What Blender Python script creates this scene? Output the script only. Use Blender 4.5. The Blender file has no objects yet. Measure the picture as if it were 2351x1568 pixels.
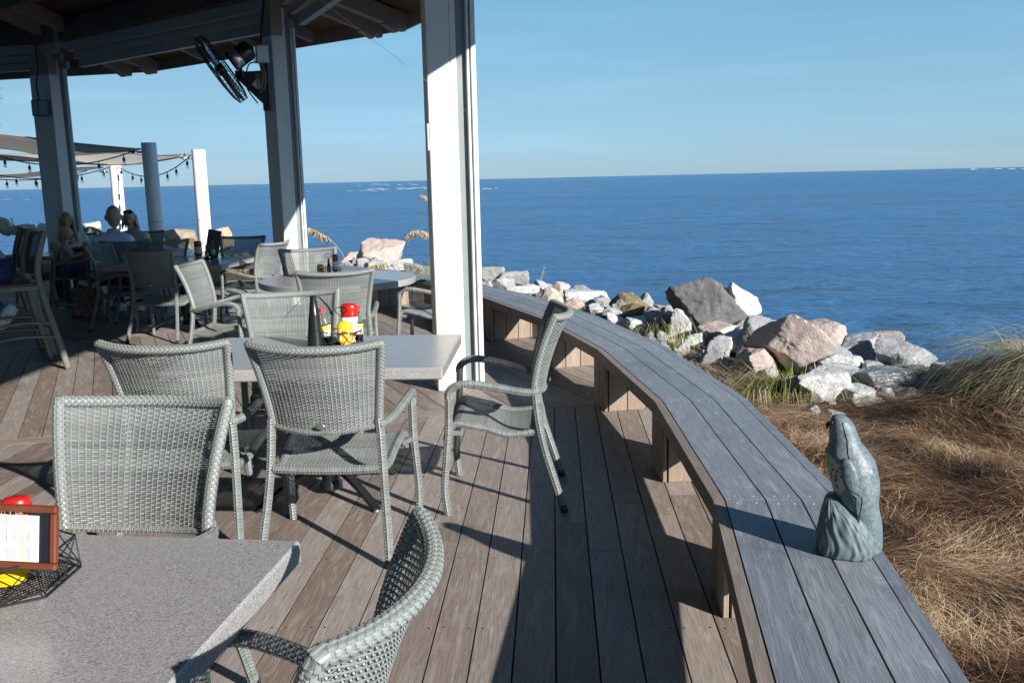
import bpy, math, random
import numpy as np
from mathutils import Vector, Matrix, Euler
R = math.radians
sc = bpy.context.scene
col = sc.collection
rnd = random.Random(7)

# ------------------------------------------------------------------ camera model
F = 2120.0; H = 1.57
PITCH = math.atan(374 / F); ROLL = 0.0225
cp, sp, cr, sr = math.cos(PITCH), math.sin(PITCH), math.cos(ROLL), math.sin(ROLL)
def ray(x, y):
    u = (x - 1175.5) / F; v = (y - 784) / F
    a = u * cr - v * sr; b = u * sr + v * cr
    return (a, cp - b * sp, -sp - b * cp)
def at(x, y, z=0.0):
    r = ray(x, y); t = (z - H) / r[2]
    return Vector((r[0] * t, r[1] * t, z))
def atY(x, y, Y):
    r = ray(x, y); t = Y / r[1]
    return Vector((r[0] * t, Y, H + r[2] * t))
cam = bpy.data.cameras.new('camera'); camo = bpy.data.objects.new('camera', cam); col.objects.link(camo)
cam.sensor_width = 36; cam.lens = F / 2351 * 36; cam.clip_start = 0.05; cam.clip_end = 60000
Rt = Vector((1, 0, 0)); Dn = Vector((0, -sp, -cp)); Fw = Vector((0, cp, -sp))
ix = cr * Rt + sr * Dn; iy = -sr * Rt + cr * Dn
camo.matrix_world = Matrix(((ix.x, -iy.x, -Fw.x, 0), (ix.y, -iy.y, -Fw.y, 0), (ix.z, -iy.z, -Fw.z, H), (0, 0, 0, 1)))
sc.camera = camo

CX, CY = -11.8, 4.1
def P(r, deg, z=0.0):
    return Vector((CX + r * math.cos(R(deg)), CY + r * math.sin(R(deg)), z))

# ------------------------------------------------------------------ mesh builder
class MB:
    def __init__(s): s.v = []; s.f = []; s.uv = []; s.c = []; s.m = []
    def face(s, idx, uv=None, c=0.5, m=0):
        s.f.append(idx); s.uv.append(uv); s.c.append(c); s.m.append(m)
    def quad(s, a, b, c_, d, uv=None, c=0.5):
        n = len(s.v); s.v += [tuple(a), tuple(b), tuple(c_), tuple(d)]
        s.face((n, n + 1, n + 2, n + 3), uv, c)
    def box(s, c0, size, M=None, c=0.5, bev=0.0, uvs=True, ax=0):
        """box centred at c0; M: 3x3 rotation; uv u runs along axis ax in metres; bevelled if bev"""
        hx, hy, hz = size[0] / 2, size[1] / 2, size[2] / 2
        M = M or Matrix.Identity(3); c0 = Vector(c0)
        rn = rnd.random() * 20
        if bev <= 0:
            base = [(-1, -1, -1), (1, -1, -1), (1, 1, -1), (-1, 1, -1), (-1, -1, 1), (1, -1, 1), (1, 1, 1), (-1, 1, 1)]
            pts = [Vector((x * hx, y * hy, z * hz)) for x, y, z in base]
            fs = [(0, 3, 2, 1), (4, 5, 6, 7), (0, 1, 5, 4), (1, 2, 6, 5), (2, 3, 7, 6), (3, 0, 4, 7)]
        else:
            b = min(bev, hx * .9, hy * .9, hz * .9); pts = []; idx = {}
            for sx in (-1, 1):
                for sy in (-1, 1):
                    for sz in (-1, 1):
                        for k in range(3):
                            p = [sx * (hx - b), sy * (hy - b), sz * (hz - b)]
                            p[k] = (sx, sy, sz)[k] * (hx, hy, hz)[k]
                            idx[(sx, sy, sz, k)] = len(pts); pts.append(Vector(p))
            fs = []
            for k in range(3):
                o = [i for i in range(3) if i != k]
                for sg in (-1, 1):
                    cs = []
                    for (a_, b_) in ((-1, -1), (1, -1), (1, 1), (-1, 1)):
                        q = [0, 0, 0]; q[k] = sg; q[o[0]] = a_; q[o[1]] = b_
                        cs.append(idx[(q[0], q[1], q[2], k)])
                    fs.append(tuple(cs))
            for k in range(3):
                o = [i for i in range(3) if i != k]
                for a_ in (-1, 1):
                    for b_ in (-1, 1):
                        cs = []
                        for e, kk in ((-1, o[0]), (1, o[0]), (1, o[1]), (-1, o[1])):
                            q = [0, 0, 0]; q[k] = e; q[o[0]] = a_; q[o[1]] = b_
                            cs.append(idx[(q[0], q[1], q[2], kk)])
                        fs.append(tuple(cs))
            for sx in (-1, 1):
                for sy in (-1, 1):
                    for sz in (-1, 1):
                        fs.append(tuple(idx[(sx, sy, sz, k)] for k in range(3)))
            # orient outward
            out = []
            for f in fs:
                n_ = (pts[f[1]] - pts[f[0]]).cross(pts[f[2]] - pts[f[0]])
                ce = sum((pts[i] for i in f), Vector()) / len(f)
                out.append(f if n_.dot(ce) > 0 else f[::-1])
            fs = out
        n = len(s.v)
        s.v += [tuple(c0 + M @ p) for p in pts]
        o = [i for i in range(3) if i != ax]
        for f in fs:
            uv = [(pts[i][ax] + rn, pts[i][o[0]] + pts[i][o[1]] + rn * .37) for i in f] if uvs else None
            s.face(tuple(n + i for i in f), uv, c)
    def bar(s, a, b, w, h, up=(0, 0, 1), c=0.5, bev=0.0):
        a, b = Vector(a), Vector(b); d = b - a; L = d.length
        x = d.normalized(); u = Vector(up); z = (u - x * u.dot(x)).normalized(); y = z.cross(x)
        M = Matrix((x, y, z)).transposed()
        s.box((a + b) / 2, (L, w, h), M, c, bev)
    def tube(s, pts, rad, n=10, cap=True, c=0.5, flat=None, closed=False, roll=0.0):
        pts = [Vector(p) for p in pts]; k = len(pts)
        rad = rad if isinstance(rad, (list, tuple)) else [rad] * k
        base = len(s.v); T = []
        for i in range(k):
            if closed: d = pts[(i + 1) % k] - pts[i - 1]
            else: d = pts[min(i + 1, k - 1)] - pts[max(i - 1, 0)]
            T.append(d.normalized() if d.length > 1e-9 else Vector((0, 0, 1)))
        ref = Vector((0, 0, 1)) if abs(T[0].z) < .9 else Vector((0, 1, 0))
        N = (ref - T[0] * ref.dot(T[0])).normalized(); ln = [0.0]
        for i in range(1, k): ln.append(ln[-1] + (pts[i] - pts[i - 1]).length)
        for i in range(k):
            if i: N = (N - T[i] * N.dot(T[i])).normalized()
            B = T[i].cross(N)
            for j in range(n):
                a = 2 * math.pi * j / n + roll
                x, y = math.cos(a), math.sin(a)
                if flat: x *= flat[0]; y *= flat[1]
                s.v.append(tuple(pts[i] + (N * x + B * y) * rad[i]))
        segs = k if closed else k - 1
        for i in range(segs):
            i2 = (i + 1) % k; l2 = ln[i + 1] if i + 1 < k else ln[i] + (pts[0] - pts[i]).length
            for j in range(n):
                j2 = (j + 1) % n; q = 2 * math.pi * rad[i] / n
                s.face((base + i * n + j, base + i * n + j2, base + i2 * n + j2, base + i2 * n + j),
                       [(j * q, ln[i]), ((j + 1) * q, ln[i]), ((j + 1) * q, l2), (j * q, l2)], c)
        if cap and not closed:
            s.face(tuple(base + j for j in range(n))[::-1], None, c)
            s.face(tuple(base + (k - 1) * n + j for j in range(n)), None, c)
    def lathe(s, prof, n=20, origin=(0, 0, 0), M=None, sq=(1, 1), c=0.5, cap=True):
        o = Vector(origin); base = len(s.v); k = len(prof); M = M or Matrix.Identity(3)
        for (r, z) in prof:
            for j in range(n):
                a = 2 * math.pi * j / n
                s.v.append(tuple(o + M @ Vector((r * math.cos(a) * sq[0], r * math.sin(a) * sq[1], z))))
        for i in range(k - 1):
            for j in range(n):
                j2 = (j + 1) % n
                s.face((base + i * n + j, base + i * n + j2, base + (i + 1) * n + j2, base + (i + 1) * n + j),
                       [(j * .02, prof[i][1]), (j * .02 + .02, prof[i][1]), (j * .02 + .02, prof[i + 1][1]), (j * .02, prof[i + 1][1])], c)
        if cap:
            s.face(tuple(base + j for j in range(n))[::-1], None, c)
            s.face(tuple(base + (k - 1) * n + j for j in range(n)), None, c)
    def grid(s, pts, nu, nv, closed_u=False, c=0.5):
        """pts: rows nv x nu"""
        base = len(s.v); s.v += [tuple(p) for row in pts for p in row]
        for i in range(nv - 1):
            for j in range(nu if closed_u else nu - 1):
                j2 = (j + 1) % nu
                s.face((base + i * nu + j, base + i * nu + j2, base + (i + 1) * nu + j2, base + (i + 1) * nu + j),
                       [(j / nu, i / nv), ((j + 1) / nu, i / nv), ((j + 1) / nu, (i + 1) / nv), (j / nu, (i + 1) / nv)], c)
    def prism(s, poly, z0, z1, c=0.5, ax=None, og=(0, 0)):
        """poly: list of (x,y) ccw; uv along direction ax"""
        n = len(poly); base = len(s.v); ax = ax or (1, 0); rn = rnd.random() * 30
        s.v += [(x, y, z0) for x, y in poly] + [(x, y, z1) for x, y in poly]
        uv = [(x * ax[0] + y * ax[1] + rn, -x * ax[1] + y * ax[0] + rn * .31) for x, y in poly]
        s.face(tuple(range(base + n, base + 2 * n)), uv, c)
        s.face(tuple(range(base, base + n))[::-1], uv[::-1], c)
        for i in range(n):
            j = (i + 1) % n
            s.face((base + i, base + j, base + n + j, base + n + i), [uv[i], uv[j], (uv[j][0], uv[j][1] + .03), (uv[i][0], uv[i][1] + .03)], c)
    def build(s, name, mat, parent=None, smooth=False, loc=None, rot=None, auto=None):
        me = bpy.data.meshes.new(name)
        me.from_pydata(s.v, [], s.f)
        if any(u is not None for u in s.uv):
            ul = me.uv_layers.new(name='UVMap'); flat = []
            for f, u in zip(s.f, s.uv):
                if u is None: flat += [0.0] * (2 * len(f))
                else:
                    for q in u: flat += [q[0], q[1]]
            ul.data.foreach_set('uv', flat)
        at_ = me.attributes.new('tone', 'FLOAT', 'FACE'); at_.data.foreach_set('value', s.c)
        mats = mat if isinstance(mat, (list, tuple)) else [mat]
        for m in mats: me.materials.append(m)
        if len(mats) > 1: me.polygons.foreach_set('material_index', s.m)
        if smooth: me.polygons.foreach_set('use_smooth', [True] * len(s.f))
        me.update()
        if auto: 
            try: me.set_sharp_from_angle(angle=R(auto))
            except Exception: pass
        o = bpy.data.objects.new(name, me); col.objects.link(o)
        if parent: o.parent = parent
        if loc is not None: o.location = loc
        if rot is not None: o.rotation_euler = rot
        return o

def tag(o, label=None, cat=None, group=None, kind=None):
    if label: o['label'] = label
    if cat: o['category'] = cat
    if group: o['group'] = group
    if kind: o['kind'] = kind
    return o
def thing(name, label, cat, loc=(0, 0, 0), rz=0.0, group=None):
    o = bpy.data.objects.new(name, None); col.objects.link(o)
    o.empty_display_size = .1
    o.location = loc; o.rotation_euler = (0, 0, rz)
    return tag(o, label, cat, group)
def kids(o): return [c for c in bpy.data.objects if c.parent == o]
def copy_tree(o, parent=None):
    c = o.copy(); col.objects.link(c)
    if parent: c.parent = parent
    for ch in kids(o): copy_tree(ch, c)
    return c
def bez(pts, n=8):
    """Catmull-Rom through pts"""
    p = [Vector(q) for q in pts]; out = []
    for i in range(len(p) - 1):
        a = p[max(i - 1, 0)]; b = p[i]; c = p[i + 1]; d = p[min(i + 2, len(p) - 1)]
        for k in range(n):
            t = k / n
            out.append(.5 * ((2 * b) + (c - a) * t + (2 * a - 5 * b + 4 * c - d) * t * t + (3 * b - a - 3 * c + d) * t ** 3))
    out.append(p[-1]); return out
def text_mesh(txt, size, name, mat, parent, M, ext=0.0004):
    cu = bpy.data.curves.new(name, 'FONT'); cu.body = txt; cu.size = size; cu.extrude = ext
    cu.align_x = 'CENTER'; cu.align_y = 'CENTER'; cu.resolution_u = 3
    t = bpy.data.objects.new(name, cu); col.objects.link(t)
    me = bpy.data.meshes.new_from_object(t.evaluated_get(bpy.context.evaluated_depsgraph_get()))
    bpy.data.objects.remove(t); bpy.data.curves.remove(cu)
    me.materials.clear(); me.materials.append(mat)
    o = bpy.data.objects.new(name, me); col.objects.link(o); o.parent = parent; o.matrix_local = M
    return o

# ------------------------------------------------------------------ materials
class NT:
    def __init__(s, name):
        s.mat = bpy.data.materials.new(name); s.mat.use_nodes = True
        s.t = s.mat.node_tree; s.b = s.t.nodes['Principled BSDF']
        s.out = s.t.nodes['Material Output']
    def n(s, ty, **kw):
        nd = s.t.nodes.new(ty)
        for k, v in kw.items():
            if k.startswith('_'): setattr(nd, k[1:], v)
            else: nd.inputs[k.replace('__', ' ')].default_value = v
        return nd
    def l(s, a, b): s.t.links.new(a, b)
    def coord(s, which='Object', scale=(1, 1, 1)):
        tc = s.n('ShaderNodeTexCoord'); mp = s.n('ShaderNodeMapping'); mp.inputs['Scale'].default_value = scale
        s.l(tc.outputs[which], mp.inputs['Vector']); return mp.outputs['Vector']
    def noise(s, vec, scale, detail=4, rough=.55, dist=0.0):
        nd = s.n('ShaderNodeTexNoise', Scale=scale, Detail=detail, Roughness=rough, Distortion=dist)
        s.l(vec, nd.inputs['Vector']); return nd.outputs['Fac']
    def ramp(s, fac, stops, interp='LINEAR'):
        nd = s.n('ShaderNodeValToRGB'); e = nd.color_ramp.elements; nd.color_ramp.interpolation = interp
        while len(e) > 1: e.remove(e[-1])
        e[0].position = stops[0][0]; e[0].color = rgba(stops[0][1])
        for p_, c_ in stops[1:]:
            q = e.new(p_); q.color = rgba(c_)
        s.l(fac, nd.inputs['Fac']); return nd.outputs['Color']
    def mix(s, a, b, fac, mode='MIX'):
        nd = s.n('ShaderNodeMix', _data_type='RGBA', _blend_type=mode)
        for v, k in ((fac, 0), (a, 6), (b, 7)):
            if hasattr(v, 'is_linked'): s.l(v, nd.inputs[k])
            else: nd.inputs[k].default_value = v if k == 0 else rgba(v)
        return nd.outputs[2]
    def math(s, op, a, b=0.0):
        nd = s.n('ShaderNodeMath', _operation=op)
        for v, k in ((a, 0), (b, 1)):
            if hasattr(v, 'is_linked'): s.l(v, nd.inputs[k])
            else: nd.inputs[k].default_value = v
        return nd.outputs[0]
    def bump(s, h, strength=.5, dist=.01):
        nd = s.n('ShaderNodeBump', Strength=strength, Distance=dist); s.l(h, nd.inputs['Height'])
        s.l(nd.outputs['Normal'], s.b.inputs['Normal']); return nd
    def attr(s, name='tone'):
        nd = s.n('ShaderNodeAttribute', _attribute_name=name); return nd.outputs['Fac']
    def color(s, c):
        if hasattr(c, 'is_linked'): s.l(c, s.b.inputs['Base Color'])
        else: s.b.inputs['Base Color'].default_value = rgba(c)
    def rough(s, v):
        if hasattr(v, 'is_linked'): s.l(v, s.b.inputs['Roughness'])
        else: s.b.inputs['Roughness'].default_value = v
def rgba(c): return tuple(c) if len(c) == 4 else (c[0], c[1], c[2], 1.0)

def m_plain(name, c, rough=.5, var=.12, metal=0.0, scale=6, bump=0.0, spec=None):
    m = NT(name); v = m.coord('Object'); f = m.noise(v, scale, 5)
    lo = tuple(x * (1 - var) for x in c); hi = tuple(min(1, x * (1 + var)) for x in c)
    m.color(m.ramp(f, [(.3, lo), (.7, hi)])); m.rough(rough); m.b.inputs['Metallic'].default_value = metal
    if spec is not None: m.b.inputs['Specular IOR Level'].default_value = spec
    if bump: m.bump(m.noise(v, scale * 8, 4), bump, .004)
    return m.mat

def m_wood(name, c1, c2, dark, pale, rough=.62, stain=.5, sc_=1.0, spec=.35, grain=1.0):
    """weathered board: uv.x along the grain in metres, tone = random per board"""
    m = NT(name); tc = m.n('ShaderNodeTexCoord'); uv = tc.outputs['UV']
    mp = m.n('ShaderNodeMapping'); mp.inputs['Scale'].default_value = (2.2 * sc_, 75 * sc_, 1); m.l(uv, mp.inputs['Vector'])
    mp2 = m.n('ShaderNodeMapping'); mp2.inputs['Scale'].default_value = (1.6 * sc_, 11 * sc_, 1); m.l(uv, mp2.inputs['Vector'])
    g = m.noise(mp.outputs[0], 3.0, 6, .65, .4); g2 = m.noise(mp2.outputs[0], 2.0, 5, .6, 1.5)
    t = m.attr(); base = m.mix(c1, c2, t)
    ob = tc.outputs['Object']; bl = m.noise(ob, 1.7, 5, .6); sp_ = m.noise(ob, 7, 6, .7)
    a = m.mix(base, dark, m.math('MULTIPLY', m.math('SUBTRACT', 1.0, m.ramp_f(g, .32, .62)), .55 * grain))
    a = m.mix(a, pale, m.math('MULTIPLY', m.ramp_f(g2, .5, .8), .45))
    a = m.mix(a, dark, m.math('MULTIPLY', m.ramp_f(bl, .58, .78), stain))
    a = m.mix(a, pale, m.math('MULTIPLY', m.ramp_f(sp_, .62, .74), stain * .9))
    m.color(a); m.b.inputs['Specular IOR Level'].default_value = spec
    m.rough(m.math('ADD', rough - .1, m.math('MULTIPLY', g2, .22)))
    m.bump(m.math('ADD', g, m.math('MULTIPLY', g2, .6)), .35, .004)
    return m.mat
def ramp_f(s, f, lo, hi):
    nd = s.n('ShaderNodeMapRange', _clamp=True); nd.inputs[1].default_value = lo; nd.inputs[2].default_value = hi
    s.l(f, nd.inputs[0]); return nd.outputs[0]
NT.ramp_f = ramp_f

def m_wicker(name, c, tube=False):
    m = NT(name); tc = m.n('ShaderNodeTexCoord'); oi = m.n('ShaderNodeObjectInfo')
    f = m.noise(tc.outputs['Object'], 55, 3, .6)
    t = m.attr()
    lo = tuple(x * .62 for x in c); hi = tuple(min(1, x * 1.4) for x in c)
    a = m.mix(lo, hi, m.math('ADD', m.math('MULTIPLY', f, .35), m.math('MULTIPLY', t, .65)))
    if tube:
        br = m.n('ShaderNodeTexBrick', Scale=1.0, _offset=.5)
        br.inputs['Mortar Size'].default_value = .0011; br.inputs['Mortar Smooth'].default_value = .6
        br.inputs['Brick Width'].default_value = .024 if tube == 'rim' else .0125; br.inputs['Row Height'].default_value = .0075 if tube == 'rim' else .0085
        br.inputs['Color1'].default_value = rgba(tuple(x * 1.2 for x in c)); br.inputs['Color2'].default_value = rgba(tuple(x * .75 for x in c))
        br.inputs['Mortar'].default_value = rgba(tuple(x * (.42 if tube == 'rim' else .2) for x in c))
        mp = m.n('ShaderNodeMapping'); mp.inputs['Rotation'].default_value = (0, 0, R(90) if tube == 'rim' else 0)
        m.l(tc.outputs['UV'], mp.inputs['Vector']); m.l(mp.outputs[0], br.inputs['Vector'])
        a = m.mix(br.outputs['Color'], a, .3)
        m.bump(m.math('SUBTRACT', 1.0, br.outputs['Fac']), .9, .004)
    ge_ = m.n('ShaderNodeNewGeometry'); wv = m.ramp_f(m.noise(ge_.outputs['Position'], 2.6, 4, .6), .35, .68)
    a = m.mix(m.mix(a, (.10, .095, .08), .28), a, wv)
    m.color(a); m.rough(.40); m.b.inputs['Specular IOR Level'].default_value = .45
    return m.mat

def m_stone(name, c):
    m = NT(name); v = m.coord('Object')
    f = m.noise(v, 260, 2, .6); f2 = m.noise(v, 90, 3, .6); f3 = m.noise(v, 2.5, 4)
    a = m.ramp(f, [(.32, tuple(x * .38 for x in c)), (.47, c), (.6, c), (.72, tuple(min(1, x * 1.7) for x in c))])
    a = m.mix(a, tuple(x * .7 for x in c), m.math('MULTIPLY', m.ramp_f(f2, .5, .7), .5))
    a = m.mix(a, tuple(x * 1.12 for x in c), m.math('MULTIPLY', m.ramp_f(f3, .45, .7), .4))
    m.color(a); m.rough(.25); m.b.inputs['Specular IOR Level'].default_value = .6
    m.bump(f, .08, .001); return m.mat

def m_rock(name, c1, c2, dark, light, lich=0.0):
    m = NT(name); v = m.coord('Object'); oi = m.n('ShaderNodeObjectInfo')
    vv = m.n('ShaderNodeVectorMath', _operation='ADD'); m.l(v, vv.inputs[0])
    cm = m.n('ShaderNodeCombineXYZ'); 
    for k in range(3): m.l(m.math('MULTIPLY', oi.outputs['Random'], 37.0 + 11 * k), cm.inputs[k])
    m.l(cm.outputs[0], vv.inputs[1]); v = vv.outputs[0]
    f = m.noise(v, 2.6, 6, .65, .4); f2 = m.noise(v, 14, 7, .7); f3 = m.noise(v, 60, 4, .7); f4 = m.noise(v, 5, 6, .72, 1.2)
    a = m.mix(c1, c2, m.ramp_f(f, .38, .62))
    a = m.mix(a, dark, m.math('MULTIPLY', m.ramp_f(f2, .52, .72), .55))
    a = m.mix(a, light, m.math('MULTIPLY', m.ramp_f(f4, .54, .7), .6))
    a = m.mix(a, dark, m.math('MULTIPLY', m.ramp_f(f3, .6, .75), .5))
    if lich: a = m.mix(a, (.16, .14, .06), m.math('MULTIPLY', m.ramp_f(m.noise(v, 4, 5, .7), .45, .6), lich))
    m.color(a); m.rough(.85); m.b.inputs['Specular IOR Level'].default_value = .25
    m.bump(m.math('ADD', f2, m.math('MULTIPLY', f3, .35)), .8, .03); return m.mat

def m_blade(name, stops, rough=.6, trans=.0):
    m = NT(name); t = m.attr()
    m.color(m.ramp(t, stops)); m.rough(rough); m.b.inputs['Specular IOR Level'].default_value = .3
    if trans: m.b.inputs['Subsurface Weight'].default_value = 0
    return m.mat

MT = {}
MT['deck'] = m_wood('weathered_deck_wood', (.195, .145, .115), (.35, .305, .278), (.055, .043, .037), (.54, .51, .49), rough=.55, stain=.65)
MT['bench'] = m_wood('grey_bench_wood', (.165, .185, .212), (.25, .275, .31), (.045, .05, .06), (.44, .48, .53), rough=.5, stain=.5, spec=.55)
MT['benchfront'] = m_wood('bench_front_wood', (.19, .155, .13), (.24, .205, .18), (.08, .065, .055), (.36, .33, .31), rough=.65, stain=.4)
MT['benchleg'] = m_wood('bench_side_wood', (.27, .20, .15), (.34, .27, .215), (.12, .085, .06), (.44, .39, .34), rough=.7, stain=.3)
MT['roofwood'] = m_wood('dark_roof_timber', (.095, .066, .036), (.135, .097, .055), (.04, .028, .016), (.19, .145, .09), rough=.7, stain=.2, grain=.6)
MT['purlin'] = m_wood('brown_purlin_timber', (.14, .10, .055), (.18, .135, .075), (.06, .04, .025), (.24, .19, .12), rough=.7, stain=.2, grain=.6)
MT['beam'] = m_wood('pale_beam_timber', (.33, .26, .18), (.40, .33, .235), (.17, .13, .085), (.50, .43, .34), rough=.7, stain=.2, grain=.6)
MT['rattan'] = m_wicker('grey_wicker', (.195, .215, .210))
MT['rattantube'] = m_wicker('grey_wicker_wrap', (.205, .225, .219), True)
MT['rattanrim'] = m_wicker('grey_wicker_rim', (.205, .225, .219), 'rim')
MT['darkrattan'] = m_wicker('brown_bar_wicker', (.07, .055, .042))
MT['barframe'] = m_plain('taupe_metal_frame', (.15, .145, .125), .45, .1)
MT['stone'] = m_stone('speckled_table_stone', (.315, .31, .308))
MT['white'] = m_plain('white_post_paint', (.70, .665, .615), .5, .07, scale=2.5, bump=.05)
MT['vinyl'] = m_plain('pale_grey_track', (.66, .69, .68), .45, .05)
MT['channel'] = m_plain('shade_grey_screen_channel', (.20, .235, .25), .5, .1)  # grey stands in for the shade inside the recess
MT['header'] = m_plain('shade_toned_header', (.34, .33, .28), .5, .08)  # pale header trim, its shade put into a darker colour
_m = NT('beige_sail_cloth'); _d = _m.n('ShaderNodeBsdfDiffuse'); _t = _m.n('ShaderNodeBsdfTranslucent'); _x = _m.n('ShaderNodeMixShader')
_d.inputs['Color'].default_value = (.66, .64, .60, 1); _t.inputs['Color'].default_value = (.70, .67, .62, 1); _x.inputs[0].default_value = .5
_m.l(_d.outputs[0], _x.inputs[1]); _m.l(_t.outputs[0], _x.inputs[2]); _m.l(_x.outputs[0], _m.out.inputs['Surface']); MT['sailcloth'] = _m.mat
MT['column'] = m_plain('white_column_paint', (.80, .77, .76), .55, .06, scale=4)
MT['black'] = m_plain('black_metal', (.012, .013, .016), .35, .3)
MT['blackplastic'] = m_plain('black_plastic', (.012, .012, .014), .3, .2)
MT['steel'] = m_plain('brushed_steel', (.55, .56, .57), .3, .1, metal=.9)
MT['galv'] = m_plain('galvanised_box', (.42, .47, .50), .5, .1, metal=.3)
MT['red'] = m_plain('ketchup_red', (.42, .012, .008), .22, .15)
MT['redcap'] = m_plain('red_cap', (.70, .03, .045), .35, .1)
MT['yellow'] = m_plain('mustard_yellow', (.83, .50, .012), .3, .08)
MT['label'] = m_plain('white_label', (.80, .79, .77), .5, .03)
MT['cream'] = m_plain('yellow_label', (.85, .70, .10), .5, .05)
MT['amber'] = m_plain('amber_sauce', (.22, .055, .006), .15, .2)
MT['darksauce'] = m_plain('dark_sauce', (.03, .008, .006), .15, .2)
MT['mahogany'] = m_plain('red_brown_menu_frame', (.145, .042, .02), .35, .2, scale=12)
MT['paper'] = m_plain('menu_paper', (.80, .80, .83), .7, .02)
MT['inkred'] = m_plain('orange_ink', (.75, .34, .24), .8, .05)
MT['inkblue'] = m_plain('blue_ink', (.16, .20, .34), .8, .05)
MT['ink'] = m_plain('dark_ink', (.03, .03, .05), .8, .05)
MT['blade'] = m_plain('smoked_fan_blade', (.03, .04, .06), .25, .1)
MT['skin'] = m_plain('skin', (.50, .29, .20), .55, .08, scale=9)
MT['blonde'] = m_plain('blonde_hair', (.36, .24, .10), .5, .25, scale=40, bump=.6)
MT['greyhair'] = m_plain('light_hair', (.50, .42, .32), .5, .25, scale=40, bump=.6)
MT['shirtblue'] = m_plain('light_blue_shirt', (.62, .68, .92), .8, .05, scale=5, bump=.2)
MT['shirtwhite'] = m_plain('white_top', (.70, .70, .68), .8, .06, scale=5, bump=.2)
MT['shirtprint'] = m_plain('pale_print_top', (.50, .52, .52), .8, .5, scale=45)
MT['shirtpink'] = m_plain('pink_child_top', (.42, .28, .36), .8, .3, scale=30)
MT['trousers'] = m_plain('dark_trousers', (.03, .03, .04), .8, .1)
MT['denim'] = m_plain('blue_denim', (.04, .075, .19), .85, .2, scale=20, bump=.2)
MT['shoe'] = m_plain('white_shoe', (.72, .72, .70), .5, .05)
MT['navy'] = m_plain('navy_ink', (.02, .03, .08), .5, .1)
MT['eye'] = m_plain('dark_eye', (.02, .015, .012), .3, .1)
MT['lip'] = m_plain('lip', (.36, .13, .11), .5, .1)
MT['highwood'] = m_wood('high_chair_wood', (.13, .085, .05), (.16, .11, .065), (.07, .045, .025), (.22, .16, .10), rough=.5, stain=.1)
MT['bag'] = m_plain('patterned_bag', (.22, .13, .10), .8, .75, scale=16)
MT['plate'] = m_plain('dark_bowl', (.02, .02, .022), .3, .1)
MT['food'] = m_plain('green_food', (.12, .17, .03), .6, .6, scale=30)
MT['trunk'] = m_plain('palm_trunk', (.16, .12, .08), .9, .3, scale=10, bump=.6)
MT['palm'] = m_blade('palm_leaf', [(0, (.05, .09, .015)), (1, (.20, .22, .05))])
def m_glass(name, c, rough=.05, alpha=None):
    m = NT(name); m.color(c); m.rough(rough); m.b.inputs['Transmission Weight'].default_value = 1.0
    m.b.inputs['IOR'].default_value = 1.2; return m.mat
MT['glass'] = m_glass('clear_bottle', (.93, .95, .95))
MT['bulb'] = m_glass('clear_bulb', (.95, .95, .93))

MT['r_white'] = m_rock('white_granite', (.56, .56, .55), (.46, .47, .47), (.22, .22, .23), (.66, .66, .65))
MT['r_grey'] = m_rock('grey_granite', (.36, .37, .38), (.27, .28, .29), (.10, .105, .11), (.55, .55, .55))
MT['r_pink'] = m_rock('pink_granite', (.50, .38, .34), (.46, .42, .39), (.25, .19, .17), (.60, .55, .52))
MT['r_dark'] = m_rock('shade_darkened_stone', (.125, .126, .128), (.19, .187, .18), (.04, .04, .042), (.32, .315, .30))  # dark grey stone with some of its shade put into the colour
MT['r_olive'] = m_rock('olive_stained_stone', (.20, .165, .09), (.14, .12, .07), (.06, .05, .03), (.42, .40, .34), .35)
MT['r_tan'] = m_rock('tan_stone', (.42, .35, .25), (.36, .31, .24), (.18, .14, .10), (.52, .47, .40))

# ------------------------------------------------------------------ world + sun
sun_dir = Vector((1.554, -1.627, 1.0)).normalized()
elev = math.asin(sun_dir.z); az = math.atan2(sun_dir.x, sun_dir.y)
w = bpy.data.worlds.new('World'); sc.world = w; w.use_nodes = True
wt = w.node_tree; bg = wt.nodes['Background']
sky = wt.nodes.new('ShaderNodeTexSky'); sky.sky_type = 'NISHITA'; sky.sun_disc = False
sky.sun_elevation = elev; sky.sun_rotation = az; sky.air_density = 1.0; sky.dust_density = 0.0; sky.ozone_density = 2.2
ge = wt.nodes.new('ShaderNodeNewGeometry'); sx = wt.nodes.new('ShaderNodeSeparateXYZ'); wt.links.new(ge.outputs['Incoming'], sx.inputs[0])
mr = wt.nodes.new('ShaderNodeMapRange'); mr.inputs[1].default_value = 0.0; mr.inputs[2].default_value = -.20; wt.links.new(sx.outputs['Z'], mr.inputs[0])
tn = wt.nodes.new('ShaderNodeValToRGB'); wt.links.new(mr.outputs[0], tn.inputs[0]); el_ = tn.color_ramp.elements      # clear sea air, bluer low down (halved, doubled again below)
el_[0].position = 0; el_[0].color = (.235, .39, .76, 1); el_[1].position = .85; el_[1].color = (.45, .62, .665, 1)
e3 = el_.new(.46); e3.color = (.385, .505, .62, 1)
hs = wt.nodes.new('ShaderNodeMix'); hs.data_type = 'RGBA'; hs.blend_type = 'MULTIPLY'; hs.inputs[0].default_value = 1.0
mx_ = wt.nodes.new('ShaderNodeMapRange'); mx_.inputs[1].default_value = -.5; mx_.inputs[2].default_value = .55; mx_.inputs[3].default_value = 1.76; mx_.inputs[4].default_value = 1.12
wt.links.new(sx.outputs['X'], mx_.inputs[0])     # evens out the bright patch opposite the sun, as the hazier sea air does
vs_ = wt.nodes.new('ShaderNodeVectorMath'); vs_.operation = 'SCALE'; wt.links.new(tn.outputs[0], vs_.inputs[0]); wt.links.new(mx_.outputs[0], vs_.inputs['Scale'])
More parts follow.
